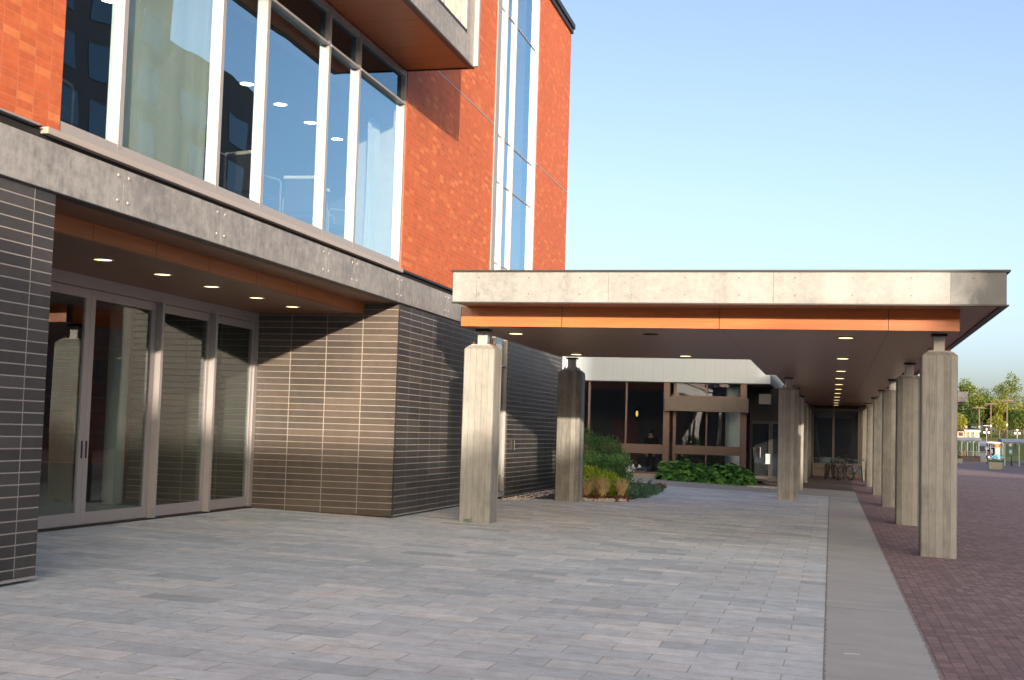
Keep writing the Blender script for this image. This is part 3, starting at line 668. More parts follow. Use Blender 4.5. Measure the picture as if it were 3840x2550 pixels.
pp('inner_door', plain('reddish_inner_door', (.16, .05, .04), .6), -9.3, -8.2, 56.9, 56.98, .2, 2.4)
wl = pp('wall_lamp_bracket', M['dark_in'], -8.33, -8.20, 56.85, 56.95, 2.3, 2.9); b = MB(); b.ball((-8.26, 56.8, 2.62), .055, .05, .13); b.build('lamp_glow', emit('amber_wall_lamp', (1., .62, .12), .6), wl)
# recessed entrance doors
pp('entrance_wall', M['dark_in'], -2.95, -1.45, 50.05, 50.15, .1, 3.6)
for a, c in ((-2.93, -2.76), ):
    pass
for i, (a, c) in enumerate(((-2.94, -2.20), (-2.19, -1.45))):
    f = MB(); f.box(a, a+.07, 49.95, 50.03, .1, 2.35); f.box(c-.07, c, 49.95, 50.03, .1, 2.35); f.box(a+.07, c-.07, 49.96, 50.03, 2.25, 2.35); f.box(a+.07, c-.07, 49.96, 50.03, .1, .3)
    d = f.build('entrance_door', M['dark_metal'], PV)
    b = MB(); b.face([(a+.07, 50., .3), (c-.07, 50., .3), (c-.07, 50., 2.25), (a+.07, 50., 2.25)]); b.build('pane', M['glass_far'], d)
    hx = (-2.86, -2.62)[i]
    b = MB(); b.tube([(hx, 49.95, 1.36), (hx+.06, 49.80, 1.36), (hx+.06, 49.80, .98), (hx, 49.95, .98)], .018); b.build('handle', M['alu_light'], d)
    if i == 1: pass
bx('paper_notice', plain('pale_paper', (.45, .55, .58), .7), PV, -2.37, -2.2, 49.93, 49.945, .75, 1.13)
bx('ceiling_unit', plain('grey_ceiling_unit', (.17, .175, .18), .6), PV, -2.56, -2.14, 48.3, 48.7, 2.95, 3.32)
pp('side_wall', M['tile_y'], -2.6, -1.45, 50.2, 64, .05, 3.6)
EG = thing('glazed_end_wall', 'dark glazed end wall behind the bicycles at the walkway end', 'glass wall', (.2, 64, .1))
b = MB()
for x in (-.84, .12, 1.30): b.box(x-.05, x+.05, 63.95, 64.1, .0, 3.3)
b.box(-.79, 1.25, 63.96, 64.08, 3.12, 3.22); b.box(-.79, 1.25, 63.96, 64.08, .0, .62); b.build('frame', M['beam_c'], EG)
for a, c in ((-.79, .07), (.17, 1.25)):
    b = MB(); b.face([(a, 64.03, .62), (c, 64.03, .62), (c, 64.03, 3.12), (a, 64.03, 3.12)]); b.build('pane', M['glass_far'], EG)
bx('back_wall', M['dark_in'], EG, -1.4, 1.84, 66, 66.1, 0, 3.6); bx('wall_return', M['beam_c'], EG, -1.4, -.9, 63.9, 64.1, 0, 3.4); bx('wall_return', M['beam_c'], EG, 1.36, 1.84, 63.9, 64.1, 0, 3.4)

# ------------------------------------------------------------------ planting
bed = sheet('planting_soil', M['soil'], 0, 0, 0, 0, .015, poly=[(-6.98, 28.9), (-5.9, 29.5), (-5.1, 29.9), (-4.63, 30.7), (-4.62, 32.5), (-4.68, 35.6), (-4.85, 40.2), (-5.5, 41.5), (-6.98, 41.8)])
def cloud(blobs, n, l, wd, up=.0):
    b = MB(); V = [r[3]*r[4]*r[5] for r in blobs]; T = sum(V)
    for bl, v in zip(blobs, V):
        for _ in range(int(n*v/T)):
            while True:
                p = Vector((random.uniform(-1,1), random.uniform(-1,1), random.uniform(-1,1)))
                if .12 < p.length < 1: break
            p = p.normalized()*(p.length**.45)*random.uniform(.86, 1.06)
            q = Vector((bl[0]+p.x*bl[3], bl[1]+p.y*bl[4], bl[2]+p.z*bl[5]))
            d = Vector((random.gauss(0,1), random.gauss(0,1), random.gauss(0,1))).normalized()+p*.8+Vector((0,0,up))
            s = random.uniform(.65, 1.3); b.leaf(q, l*s, wd*s, d)
    return b
def shrub(name, label, cat, blobs, n, l, wd, mat, base, up=.3, stems=7, group=None):
    t = thing(name, label, cat, base, group); cloud(blobs, n, l, wd, up).build('foliage', mat, t)
    if stems:
        b = MB()
        for i in range(stems):
            bl = random.choice(blobs); b.tube([(base[0]+random.uniform(-.15,.15), base[1]+random.uniform(-.15,.15), base[2]), ((base[0]+bl[0])/2, (base[1]+bl[1])/2, base[2]+.3), (bl[0], bl[1], bl[2])], [.02, .014, .008], 5)
        b.build('stem', M['bark'], t)
    return t
shrub('green_shrub', 'large dense dark green rounded shrub beside the left rear column', 'shrub',
      [(-6.35, 34.1, 1.0, .62, .7, .80), (-5.85, 34.2, .85, .62, .75, .80), (-5.45, 34.1, .68, .42, .6, .66), (-6.1, 33.9, .55, .9, .7, .42), (-5.3, 34.0, .42, .32, .5, .36), (-6.25, 34.1, 1.62, .18, .22, .25), (-5.6, 34.2, 1.48, .2, .2, .18)], 9000, .085, .028, M['leaf_dark'], (-5.9, 34.2, .16), .6)
shrub('yellow_shrub', 'low yellow-green shrub in front of the big dark shrub', 'shrub', [(-5.85, 32.2, .52, .42, .4, .34), (-5.45, 32.3, .45, .36, .35, .30), (-5.15, 32.3, .36, .25, .3, .24)], 2600, .10, .034, M['leaf_yellow'], (-5.6, 32.3, .15), .5)
shrub('blue_green_shrub', 'low blue-green spreading shrub at the tip of the planting bed', 'shrub', [(-4.86, 31.9, .24, .26, .5, .16), (-4.68, 33.0, .25, .26, .7, .17), (-4.70, 34.6, .22, .24, .9, .14), (-4.78, 33.6, .38, .07, .25, .16), (-4.62, 34.4, .34, .05, .2, .16), (-4.9, 32.6, .36, .06, .2, .14), (-4.70, 36.0, .19, .2, .7, .09)], 2900, .085, .03, M['leaf_blue'], (-4.75, 33.2, .13), .4)
shrub('russet_shrub', 'reddish brown low plant trailing at the far tip of the bed', 'plant', [(-4.78, 37.2, .2, .16, .7, .10), (-4.84, 38.6, .18, .12, .6, .06)], 500, .08, .03, M['russet'], (-4.8, 37.6, .12), .2, 0)
def tuft(label, x, y, h, n, spread):
    t = thing('grass_tuft', label, 'grass tuft', (x, y, gz(x)), 'straw coloured grass tufts at the front of the bed'); b = MB()
    for _ in range(n):
        a = random.uniform(0, 6.28); r = random.uniform(.3, 1)*spread; hh = h*random.uniform(.55, 1.05); z = gz(x); w_ = .0045
        p0 = Vector((x+.05*math.cos(a)*random.random(), y+.05*math.sin(a), z)); p1 = Vector((x+r*.45*math.cos(a), y+r*.45*math.sin(a), z+hh*.65)); p2 = Vector((x+r*math.cos(a), y+r*math.sin(a), z+hh))
        sd = Vector((-math.sin(a), math.cos(a), 0))*w_+Vector((w_, 0, 0))
        b.face([p0-sd, p0+sd, p1+sd*.8, p1-sd*.8]); b.face([p1-sd*.8, p1+sd*.8, p2])
    b.build('blades', M['straw'], t); return t
tuft('pale straw grass tuft close beside the left rear column', -5.58, 30.35, .50, 240, .30)
tuft('tall straw grass tuft in the middle of the bed front', -5.22, 30.5, .58, 300, .32)
tuft('straw grass tuft at the right end of the bed front', -4.80, 30.75, .56, 300, .24)
tuft('thin straw grass tuft behind the other tufts under the yellow shrub', -5.42, 31.1, .55, 200, .28)
shrub('russet_ground_cover', 'rust coloured mat of ground cover between the grass tufts', 'plant', [(-5.3, 30.2, .16, .34, .22, .10), (-5.0, 30.3, .14, .2, .2, .08)], 900, .07, .018, M['russet'], (-5.25, 30.2, .13), .5, 0)
shrub('russet_ground_cover', 'small rust coloured mat of ground cover at the right bed corner', 'plant', [(-4.74, 30.6, .15, .14, .25, .09)], 400, .07, .018, M['russet'], (-4.74, 30.6, .12), .5, 0)
st = None
for i in range(64):
    t = i/63; x = -5.95+1.32*t+random.uniform(-.04, .04); y = 29.45+1.15*t*t+random.uniform(-.2, .22); r = random.uniform(.028, .062)*(1.6 if i == 9 else 1)
    b = MB().ball((0, 0, r*.45), r*random.uniform(.9, 1.5), r*random.uniform(.8, 1.2), r*.75, 8, 6, .08)
    o = b.build('edging_stone', M['stone']); o.location = (x, y, gz(x)+.01); o.rotation_euler = (0, 0, random.uniform(0, 6)); tag(o, 'pale rounded stone in the row edging the planting bed', 'stone', 'pale stones edging the planting bed')
b = MB()
for _ in range(700):
    if random.random() < .6: x, y = random.uniform(-7.04, -6.55), random.uniform(27.9, 33.5)
    else: x, y = random.uniform(-2.75, -1.75), random.uniform(44.3, 45.4)
    r = random.uniform(.012, .03); b.ball((x, y, gz(x)+r*.5), r*1.3, r, r*.7, 5, 4, .1)
o = b.build('gravel', M['stone']); tag(o, kind='stuff', label='loose pale gravel along the dark wall and by the hosta bed', cat='gravel')
# hostas
def hosta(label, x, y, s):
    z = gz(x); t = thing('hosta_plant', label, 'plant', (x, y, z), 'hosta plants along the pavilion'); b = MB()
    for i in range(105):
        a = random.uniform(0, 6.28); e = random.random(); r = s*(.12+.42*e)*random.uniform(.8, 1.1); hh = s*(.62-.50*e)*random.uniform(.85, 1.15)
        L = s*random.uniform(.24, .34); W = L*.78; d = Vector((math.cos(a), math.sin(a), -.25-.7*e)).normalized(); sd = Vector((-math.sin(a), math.cos(a), 0)); p = Vector((x+r*math.cos(a)*.75, y+r*math.sin(a)*.75, z+hh)); n2 = sd.cross(d)
        mid = [p, p+d*L*.35-n2*.02, p+d*L*.7-n2*.03, p+d*L]; wd = (.0, .5, .36, 0)
        for sg in (1, -1):
            e1 = p+d*L*.12+sd*sg*W*.4+n2*.03; e2 = p+d*L*.42+sd*sg*W*.5+n2*.03; e3 = p+d*L*.75+sd*sg*W*.3+n2*.01
            b.face([mid[0], e1, e2, mid[1]] if sg > 0 else [mid[0], mid[1], e2, e1]); b.face([mid[1], e2, e3, mid[2]] if sg > 0 else [mid[1], mid[2], e3, e2]); b.face([mid[2], e3, mid[3]] if sg > 0 else [mid[2], mid[3], e3])
    bmesh.ops.remove_doubles(b.b, verts=b.b.verts[:], dist=1e-5); b.build('leaves', M['hosta'], t); b = MB()
    for i in range(14):
        a = random.uniform(0, 6.28); b.tube([(x, y, z), (x+.2*s*math.cos(a), y+.2*s*math.sin(a), z+.4*s)], .008, 4)
    b.build('stem', M['leaf_blue'], t)
hl = ['leftmost broad-leaved hosta of the clump before the pavilion windows', 'second hosta from the left in the clump', 'third hosta from the left in the clump', 'middle hosta of the clump under the round column window', 'fifth hosta from the left in the clump', 'sixth hosta from the left in the clump', 'rightmost hosta of the clump near the pavilion doors']
for i, lb in enumerate(hl): hosta(lb, -5.45+i*.42, 45.75-i*.06+(.12 if i % 2 else 0), 1.05+random.uniform(-.08, .08))
t = thing('weed', 'tiny green weed at the foot of the front left column', 'weed', (-5.83, 20.98, .16)); b = cloud([(-5.83, 20.98, .19, .05, .05, .035)], 40, .04, .014, .5); b.build('leaves', M['leaf_dark'], t)
# litter
for i, (x, y) in enumerate(((-8.57, 15.23), (-5.36, 7.89), (-4.39, 7.38), (-6.04, 18.1), (-5.32, 12.9), (-3.6, 8.6), (-2.2, 9.8), (-4.9, 9.9), (-1.2, 9.1), (-6.2, 11.5), (-3.1, 13.8), (-.6, 11.8), (-4.2, 33.5), (-3.4, 36.2), (-2.9, 40.2), (-3.9, 41.6))):
    b = MB(); a = random.uniform(0, 6.3); d = Vector((math.cos(a), math.sin(a), .1)); b.leaf((0, 0, .004), random.uniform(.025, .05), random.uniform(.01, .022), d, Vector((0, 0, 1)))
    o = b.build('dry_leaf', M['russet'] if i % 3 == 0 else M['soil']); o.location = (x, y, gz(x)+.004); tag(o, 'tiny dark dry leaf lying on the grey paving', 'leaf', 'dry leaves on the paving')
o = MB().box(-.03, .03, -.02, .02, 0, .008).build('red_scrap', plain('red_scrap', (.5, .05, .05), .6)); o.location = (-6.3, 25.17, .172); tag(o, 'small red scrap of litter behind the front left column', 'litter')
o = MB().box(.125, .245, 10.93, 10.965, -.0005, .0015).build('paint_dash', plain('white_paint', (.75, .75, .72), .7)); o['kind'] = 'structure'

# ------------------------------------------------------------------ dog and person at the pavilion
dg_ = thing('dog', 'black and white dog sitting half hidden behind the big green shrub', 'dog', (-6.85, 43.5, .18))
k = NT('dog_fur'); P = k.objco(); q = k.xyz(P); n = k.noise(P, 18., 4)
def dist(c):
    v = k.new("ShaderNodeVectorMath", operation='DISTANCE'); k.l.new(P, v.inputs[0]); v.inputs[1].default_value = c; return k.math('ADD', v.outputs["Value"], k.math('MULTIPLY', k.math('SUBTRACT', n, .5), .06))
blk = k.math('LESS_THAN', dist((.56, -.09, .50)), .085)
blk = k.math('MAXIMUM', blk, k.math('LESS_THAN', dist((.46, 0, .62)), .075)); blk = k.math('MAXIMUM', blk, k.math('LESS_THAN', k.math('ADD', q[0], k.math('MULTIPLY', n, .1)), .26))
M['dog'] = k.done(k.mix(blk, k.mix(n, (.55, .55, .57), (.72, .72, .72)), (.014, .014, .018)), .8, 0, .2)
dv = [(-7.05, 43.52, .34), (-6.88, 43.5, .45), (-6.70, 43.48, .53), (-6.60, 43.47, .62), (-6.49, 43.45, .68), (-6.40, 43.43, .645), (-6.33, 43.42, .625),
      (-6.66, 43.41, .38), (-6.64, 43.40, .22), (-6.60, 43.40, .195), (-6.67, 43.56, .38), (-6.65, 43.57, .22), (-6.61, 43.57, .195),
      (-6.95, 43.38, .26), (-6.84, 43.36, .205), (-6.95, 43.64, .26), (-6.84, 43.66, .205), (-7.22, 43.52, .22), (-7.36, 43.5, .2)]
dv = [(x+.20, y, z) for x, y, z in dv]
de = [(0,1),(1,2),(2,3),(3,4),(4,5),(5,6),(2,7),(7,8),(8,9),(2,10),(10,11),(11,12),(0,13),(13,14),(0,15),(15,16),(0,17),(17,18)]
drd = [.15, .15, .13, .095, .098, .058, .036, .055, .035, .035, .055, .035, .035, .085, .04, .085, .04, .03, .025]
skin_mesh('body', dv, de, drd, M['dog'], dg_)
b = MB(); b.ball((-6.325, 43.38, .775), .03, .035, .065, 8, 6); b.build('ear', M['dark_in'], dg_); b = MB(); b.ball((-6.325, 43.53, .775), .03, .035, .065, 8, 6); b.build('ear', M['dark_in'], dg_)
b = MB(); b.ball((-6.095, 43.42, .632), .02, .022, .017, 8, 6); b.build('nose', M['gap'], dg_)
b = MB(); b.ball((-6.225, 43.375, .70), .012, .012, .012, 6, 5); b.ball((-6.21, 43.475, .70), .012, .012, .012, 6, 5); b.build('eyes', plain('dog_eye', (.03, .015, .008), .15), dg_)
b = MB(); b.torus((-6.42, 43.47, .60), .098, .012, (.6, 0, .6), 24, 6); b.build('collar', plain('purple_collar', (.16, .06, .22), .6), dg_)

def person(name, label, base, shirt, trousers, skin, hair, J):
    """J: joint dict in local metres (x right, y away, z up)"""
    t = thing(name, label, 'person', base); o = Vector(base)
    g = lambda n_: o+Vector(J[n_])
    names = ['pelvis', 'waist', 'chest', 'neck', 'chin', 'head', 'crown', 'shL', 'elL', 'wrL', 'haL', 'shR', 'elR', 'wrR', 'haR', 'hipL', 'knL', 'anL', 'toL', 'hipR', 'knR', 'anR', 'toR']
    idx = {n_: i for i, n_ in enumerate(names)}
    ed = [('pelvis','waist'),('waist','chest'),('chest','neck'),('neck','chin'),('chin','head'),('head','crown'),('chest','shL'),('shL','elL'),('elL','wrL'),('wrL','haL'),('chest','shR'),('shR','elR'),('elR','wrR'),('wrR','haR'),('pelvis','hipL'),('hipL','knL'),('knL','anL'),('anL','toL'),('pelvis','hipR'),('hipR','knR'),('knR','anR'),('anR','toR')]
    rd = [.14, .125, .15, .055, .075, .095, .06, .07, .048, .032, .03, .07, .048, .032, .03, .10, .062, .042, .035, .10, .062, .042, .035]
    vs_ = [g(n_) for n_ in names]
    ob = skin_mesh('body', vs_, [(idx[a], idx[c]) for a, c in ed], rd, [shirt, trousers, skin, hair], t)
    segs = [(set(('pelvis','hipL','knL','anL','hipR','knR','anR')), 1), (set(('toL','toR')), 3), (set(('waist','chest','shL','shR','elL','elR')), 0), (set(('chin','head','wrL','wrR','haL','haR','neck')), 2), (set(('crown',)), 3)]
    lut = {}
    for st_, mi in segs:
        for n_ in st_: lut[n_] = mi
    og = ORG[t]
    for p_ in ob.data.polygons:
        c = p_.center+og; near = min(names, key=lambda n_: (vs_[idx[n_]]-c).length); p_.material_index = lut[near]
    for s_, hn, wn_ in ((-1, 'haL', 'wrL'), (1, 'haR', 'wrR')):     # fingers rooted in each palm
        h = g(hn); d = (h-g(wn_)).normalized(); sd = d.cross(Vector((0, 1, .1))).normalized(); b = MB()
        for i, (q_, L) in enumerate(((-.028, .068), (-.009, .078), (.010, .073), (.027, .056))): b.tube([h+sd*q_, h+sd*q_*1.1+d*L*.6, h+sd*q_*1.1+d*L+Vector((0, -.012, 0))], [.0095, .0085, .006], 6)
        b.tube([h-d*.03+sd*.034*s_, h+sd*.055*s_+d*.012, h+sd*.058*s_+d*.035], [.011, .009, .007], 6); b.build('fingers', skin, t)
    hd = g('head'); fw = (g('head')-g('crown')).cross(Vector((1, 0, 0))); b = MB(); b.ball(hd+Vector((0, .0, .03)), .098, .11, .10, 12, 8); b.build('hair', hair, t)
    return t
M['skin'] = plain('skin', (.42, .25, .17), .6, 0, .06); M['hair'] = plain('dark_hair', (.02, .015, .012), .7)
M['black_cloth'] = plain('black_cloth', (.018, .018, .02), .9); M['red_cloth'] = plain('coral_red_cloth', (.62, .12, .08), .85); M['navy_cloth'] = plain('navy_cloth', (.03, .035, .06), .9)
STAND = dict(pelvis=(0,0,.93), waist=(0,0,1.08), chest=(0,0,1.30), neck=(0,0,1.47), chin=(0,-.02,1.54), head=(0,-.01,1.62), crown=(0,0,1.70), shL=(-.19,0,1.39), elL=(-.24,.02,1.12), wrL=(-.23,-.06,.88), haL=(-.23,-.08,.80), shR=(.19,0,1.39), elR=(.24,.02,1.12), wrR=(.22,-.08,.90), haR=(.21,-.1,.82), hipL=(-.10,0,.86), knL=(-.11,-.02,.48), anL=(-.11,.02,.09), toL=(-.13,-.15,.04), hipR=(.10,0,.86), knR=(.11,-.01,.48), anR=(.12,.02,.09), toR=(.14,-.15,.04))
person('person', 'person in dark clothes standing inside the pavilion behind smoked glass', (-6.98, 52.0, .19), M['black_cloth'], M['black_cloth'], M['skin'], M['hair'], STAND)
BEND = dict(pelvis=(-.28,0,.90), waist=(-.17,0,1.05), chest=(.06,-.02,1.12), neck=(.22,-.03,1.06), chin=(.29,-.05,1.03), head=(.35,-.05,1.0), crown=(.42,-.04,.98), shL=(.08,-.18,1.06), elL=(.20,-.22,.80), wrL=(.34,-.22,.62), haL=(.40,-.22,.57), shR=(.08,.16,1.06), elR=(.22,.18,.80), wrR=(.36,.15,.62), haR=(.42,.14,.57), hipL=(-.27,-.1,.84), knL=(-.22,-.11,.46), anL=(-.28,-.11,.08), toL=(-.14,-.12,.04), hipR=(-.27,.1,.84), knR=(-.18,.1,.46), anR=(-.26,.1,.08), toR=(-.12,.1,.04))
person('person', 'person in a coral red shirt bending forward beyond the concrete planter', (16.72, 150.0, -.377), M['red_cloth'], M['navy_cloth'], M['skin'], M['hair'], BEND)

# ------------------------------------------------------------------ bicycles and rack
M['tyre'] = plain('black_rubber', (.012, .012, .012), .7); M['chrome'] = plain('dull_chrome', (.10, .10, .10), .35, .6, .05)
def bicycle(label, frame, loc, rz, tilt=0, steer=25, basket=None):
    t = thing('bicycle', label, 'bicycle', (0, 0, 0), 'bicycles parked at the walkway end'); r = .335
    def wheel(cx, a):
        Mx = Matrix.Translation((cx, 0, r)) @ Matrix.Rotation(a, 4, 'Z'); b = MB(); b.torus((0,0,0), r-.02, .02, (0,1,0), 32, 8); bmesh.ops.transform(b.b, matrix=Mx, verts=b.b.verts[:]); w_ = b.build('wheel', M['tyre'], t)
        b = MB(); b.torus((0,0,0), r-.045, .010, (0,1,0), 32, 6); b.tube([(0,-.04,0),(0,.04,0)], .022, 8); bmesh.ops.transform(b.b, matrix=Mx, verts=b.b.verts[:]); b.build('rim', M['chrome'], w_)
        b = MB()
        for i in range(18):
            q = 2*math.pi*i/18; b.tube([(0, .02*(-1)**i, 0), ((r-.045)*math.cos(q), 0, (r-.045)*math.sin(q))], .0022, 4)
        bmesh.ops.transform(b.b, matrix=Mx, verts=b.b.verts[:]); b.build('spokes', M['dark_metal'], w_)
    wheel(-.50, 0); wheel(.54, R(steer))
    bbk = Vector((-.06, 0, .28)); st = Vector((-.22, 0, .74)); hd = Vector((.36, 0, .80)); hb = Vector((.40, 0, .66)); ra = Vector((-.5, 0, r)); fa = Vector((.54, 0, r))
    b = MB(); b.tube([bbk, st], .016); b.tube([st, hd], .016); b.tube([bbk, hb], .019); b.tube([hd, hb], .02)
    for s_ in (-.05, .05): b.tube([bbk+Vector((0, s_*.5, 0)), ra+Vector((0, s_, 0))], .010); b.tube([st, ra+Vector((0, s_, 0))], .009)
    b.build('frame', frame, t)
    b = MB()
    for s_ in (-.05, .05): b.tube([hb+Vector((0, s_, 0)), fa+Vector((0, s_, 0))], .011)
    b.build('fork', frame, t)
    b = MB(); b.tube([hd, hd+Vector((-.03, 0, .14))], .014); b.tube([hd+Vector((-.12, -.29, .17)), hd+Vector((-.02, -.22, .15)), hd+Vector((-.03, 0, .14)), hd+Vector((-.02, .22, .15)), hd+Vector((-.12, .29, .17))], .012)
    bmesh.ops.rotate(b.b, verts=b.b.verts[:], cent=hd, matrix=Matrix.Rotation(R(steer), 3, 'Z')); b.build('handlebar', M['chrome'], t)
    b = MB(); b.hexa([(-.38, -.07, .875), (-.38, .07, .875), (-.12, .02, .875), (-.12, -.02, .875)], [(-.38, -.075, .92), (-.38, .075, .92), (-.11, .025, .91), (-.11, -.025, .91)]); b.tube([st, st+Vector((-.03, 0, .14))], .013); b.build('saddle', M['tyre'], t, .012)
    b = MB(); b.torus(bbk, .09, .006, (0,1,0), 20, 5); b.tube([bbk+Vector((0,-.06,0)), bbk+Vector((.1,-.06,-.13)), bbk+Vector((.1,-.13,-.13))], .01); b.tube([bbk+Vector((0,.06,0)), bbk+Vector((-.1,.06,.13)), bbk+Vector((-.1,.13,.13))], .01); b.build('crank', M['chrome'], t)
    if basket:
        b = MB(); b.hexa([(.44, -.13, .74), (.66, -.13, .74), (.66, .13, .74), (.44, .13, .74)], [(.41, -.17, .98), (.70, -.17, .98), (.70, .17, .98), (.41, .17, .98)]); b.build('basket', basket, t)
    t.location = loc; t.rotation_euler = (R(tilt), 0, R(rz)); return t
M['blue_frame'] = plain('blue_bike_paint', (.06, .26, .48), .35, .1, .1); M['black_frame'] = plain('black_bike_paint', (.015, .015, .017), .35, .1)
bicycle('blue mountain bicycle at the right end of the rack', M['blue_frame'], (1.10, 58.9, -.025), -62, 6, -30)
bicycle('black bicycle with a pale blue basket at the left of the rack', M['black_frame'], (-.17, 58.9, .007), -96, -5, 12, plain('pale_blue_basket', (.07, .11, .14), .7))
bicycle('black bicycle leaning in the middle of the rack', M['black_frame'], (.22, 58.7, 0), -82, 9, 10)
bicycle('dark bicycle standing just left of the blue one', M['black_frame'], (.48, 58.8, -.01), -100, -7, -15)
M['rack'] = plain('dull_rack_steel', (.10, .10, .10), .5, .2)
rk = thing('bike_rack', 'long grey steel tube bicycle rack in front of the end glass', 'bike rack', (.3, 59.6, 0))
b = MB(); b.tube([(-.80, 59.6, .02), (-.80, 59.6, .86), (-.74, 59.6, .91), (1.42, 59.6, .86), (1.50, 59.6, .80), (1.50, 59.6, -.04)], .024, 10); b.build('hoop', M['rack'], rk)
b = MB()
for i in range(6): b.tube([(-.62+i*.34, 59.6, .90-i*.008), (-.62+i*.34, 59.6, .45)], .010, 6)
b.tube([(-.80, 59.6, .45), (1.5, 59.6, .40)], .014, 6); b.build('bars', M['rack'], rk)
# ------------------------------------------------------------------ plaza furniture in the distance
GP = -.378
M['planter'] = plain('planter_concrete', (.36, .34, .28), .85, 0, .12, 5.)
def planter(label, x0, x1, y, h, flowers):
    t = thing('planter', label, 'planter', ((x0+x1)/2, y+.4, GP)); b = MB()
    b.hexa([(x0+.03, y+.03, GP+.06), (x1-.03, y+.03, GP+.06), (x1-.03, y+.97, GP+.06), (x0+.03, y+.97, GP+.06)], [(x0, y, GP+h), (x1, y, GP+h), (x1, y+1, GP+h), (x0, y+1, GP+h)])
    b.box(x0+.08, x1-.08, y+.1, y+.9, GP, GP+.06); b.build('box', M['planter'], t)
    cx = (x0+x1)/2; wd = (x1-x0)/2
    cloud([(cx, y+.5, GP+h+.05, wd, .5, .14), (cx, y+.5, GP+h+.25, .22, .25, .32), (x0+.05, y+.3, GP+h, .15, .3, .15)], 900, .09, .04, .3).build('foliage', M['leaf_dark'], t)
    b = MB()
    for _ in range(26): b.ball((cx+random.uniform(-wd, wd), y+random.uniform(.0, .9), GP+h+random.uniform(.08, .32)), .04, .04, .03, 6, 5)
    b.build('flowers', flowers, t); return t
planter('square concrete planter with white flowers standing on the plaza', 13.22, 14.38, 119, .65, plain('white_petals', (.7, .7, .68), .8))
planter('concrete planter with red flowers half hidden by the front right column', 12.75, 13.9, 149, .56, plain('red_petals', (.4, .05, .06), .8))
M['yellow'] = plain('yellow_paint', (.75, .42, .02), .5, 0, .06)
for i, (x, lb) in enumerate(((16.14, 'left one of two yellow bollards beside the bus shelter'), (16.44, 'right one of two yellow bollards beside the bus shelter'))):
    t = thing('bollard', lb, 'bollard', (x, 174.5, GP), 'yellow bollards'); b = MB(); b.tube([(x, 174.5, GP), (x, 174.5, GP+1.24), (x, 174.5, GP+1.30)], [.13, .13, .06], 14); b.build('post', M['yellow'], t); b = MB(); b.tube([(x, 174.5, GP), (x, 174.5, GP+.05)], .18, 14); b.build('base_plate', M['steel'], t)
M['shelter_white'] = plain('shelter_white_paint', (.5, .5, .48), .5)
def shelter(label, x0, x1, y0, y1, zg, h, n, poster=False, dark=False):
    t = thing('bus_shelter', label, 'bus shelter', ((x0+x1)/2, (y0+y1)/2, zg), 'bus shelters across the plaza'); fr = M['steel'] if dark else M['shelter_white']
    for i in range(n):
        x = x0+(x1-x0)*i/(n-1)
        for y in (y0, y1): bx('post', fr, t, x-.06, x+.06, y-.06, y+.06, zg, zg+h)
    for i in range(n-1):
        a = x0+(x1-x0)*i/(n-1)+.07; c = x0+(x1-x0)*(i+1)/(n-1)-.07
        b = MB(); b.face([(a, y1, zg+.15), (c, y1, zg+.15), (c, y1, zg+h-.1), (a, y1, zg+h-.1)]); b.build('glass_panel', M['glass_clear'], t)
        if i != n//2: b = MB(); b.face([(a, y0, zg+.15), (c, y0, zg+.15), (c, y0, zg+h-.1), (a, y0, zg+h-.1)]); b.build('glass_panel', M['glass_clear'], t)
    for x in (x0, x1): b = MB(); b.face([(x, y0+.08, zg+.15), (x, y1-.08, zg+.15), (x, y1-.08, zg+h-.1), (x, y0+.08, zg+h-.1)]); b.build('glass_panel', M['glass_clear'], t)
    # barrel roof with its end facing the camera
    b = MB(); K = 10; P0 = []
    for j in range(K+1):
        u = -1+2*j/K; P0.append((u, math.sqrt(max(0, 1-u*u*.92))*.42-.12))
    xm = (y0+y1)/2; hw = (y1-y0)/2+.35
    for (u0, z0), (u1, z1) in zip(P0, P0[1:]):
        b.hexa([(x0-.3, xm+u0*hw, zg+h+z0), (x1+.3, xm+u0*hw, zg+h+z0), (x1+.3, xm+u1*hw, zg+h+z1), (x0-.3, xm+u1*hw, zg+h+z1)], [(x0-.3, xm+u0*hw, zg+h+z0+.05), (x1+.3, xm+u0*hw, zg+h+z0+.05), (x1+.3, xm+u1*hw, zg+h+z1+.05), (x0-.3, xm+u1*hw, zg+h+z1+.05)])
    b.build('curved_roof', plain('pale_blue_grey_roof', (.42, .46, .52), .4, .1, .06), t)
    for x in (x0-.25, x1+.25):
        b = MB(); b.face([(x, xm+u*hw, zg+h+z) for u, z in P0]); b.build('roof_end', M['dark_metal'], t)
    bx('roof_beam', fr, t, x0-.2, x1+.2, y0-.06, y0+.06, zg+h-.1, zg+h+.02); bx('bench', M['dark_metal'], t, x0+.4, x1-.4, y1-.6, y1-.2, zg+.42, zg+.48)
    if poster:
        for z0, z1, m_ in ((2.05, 2.45, M['white_in']), (1.75, 1.98, plain('blue_notice', (.03, .12, .28), .5)), (1.3, 1.66, plain('pale_blue_notice', (.35, .55, .68), .5))): bx('poster', m_, t, x0+.42, x0+.72, y0-.04, y0-.02, zg+z0, zg+z1)
    return t
shelter('bus shelter with pale posts and curved grey roof on the raised dark brick platform', 13.9, 18.0, 172.6, 175.2, .30, 1.95, 7)
shelter('nearest bus shelter with blue-grey curved roof and hanging notices at the right edge', 17.3, 21.5, 142, 145, GP, 2.45, 4, True, True)
wl = thing('platform_wall', 'low dark brick platform wall with railing below the bus shelter', 'wall', (16, 172, GP)); bx('brick_face', plain('dark_platform_brick', (.085, .07, .07), .85, 0, .2, 6), wl, 10, 18.15, 172, 176, GP-.02, .28); bx('wall_end', M['planter'], wl, 18.16, 19.6, 172, 173, GP-.02, .12)
b = MB()
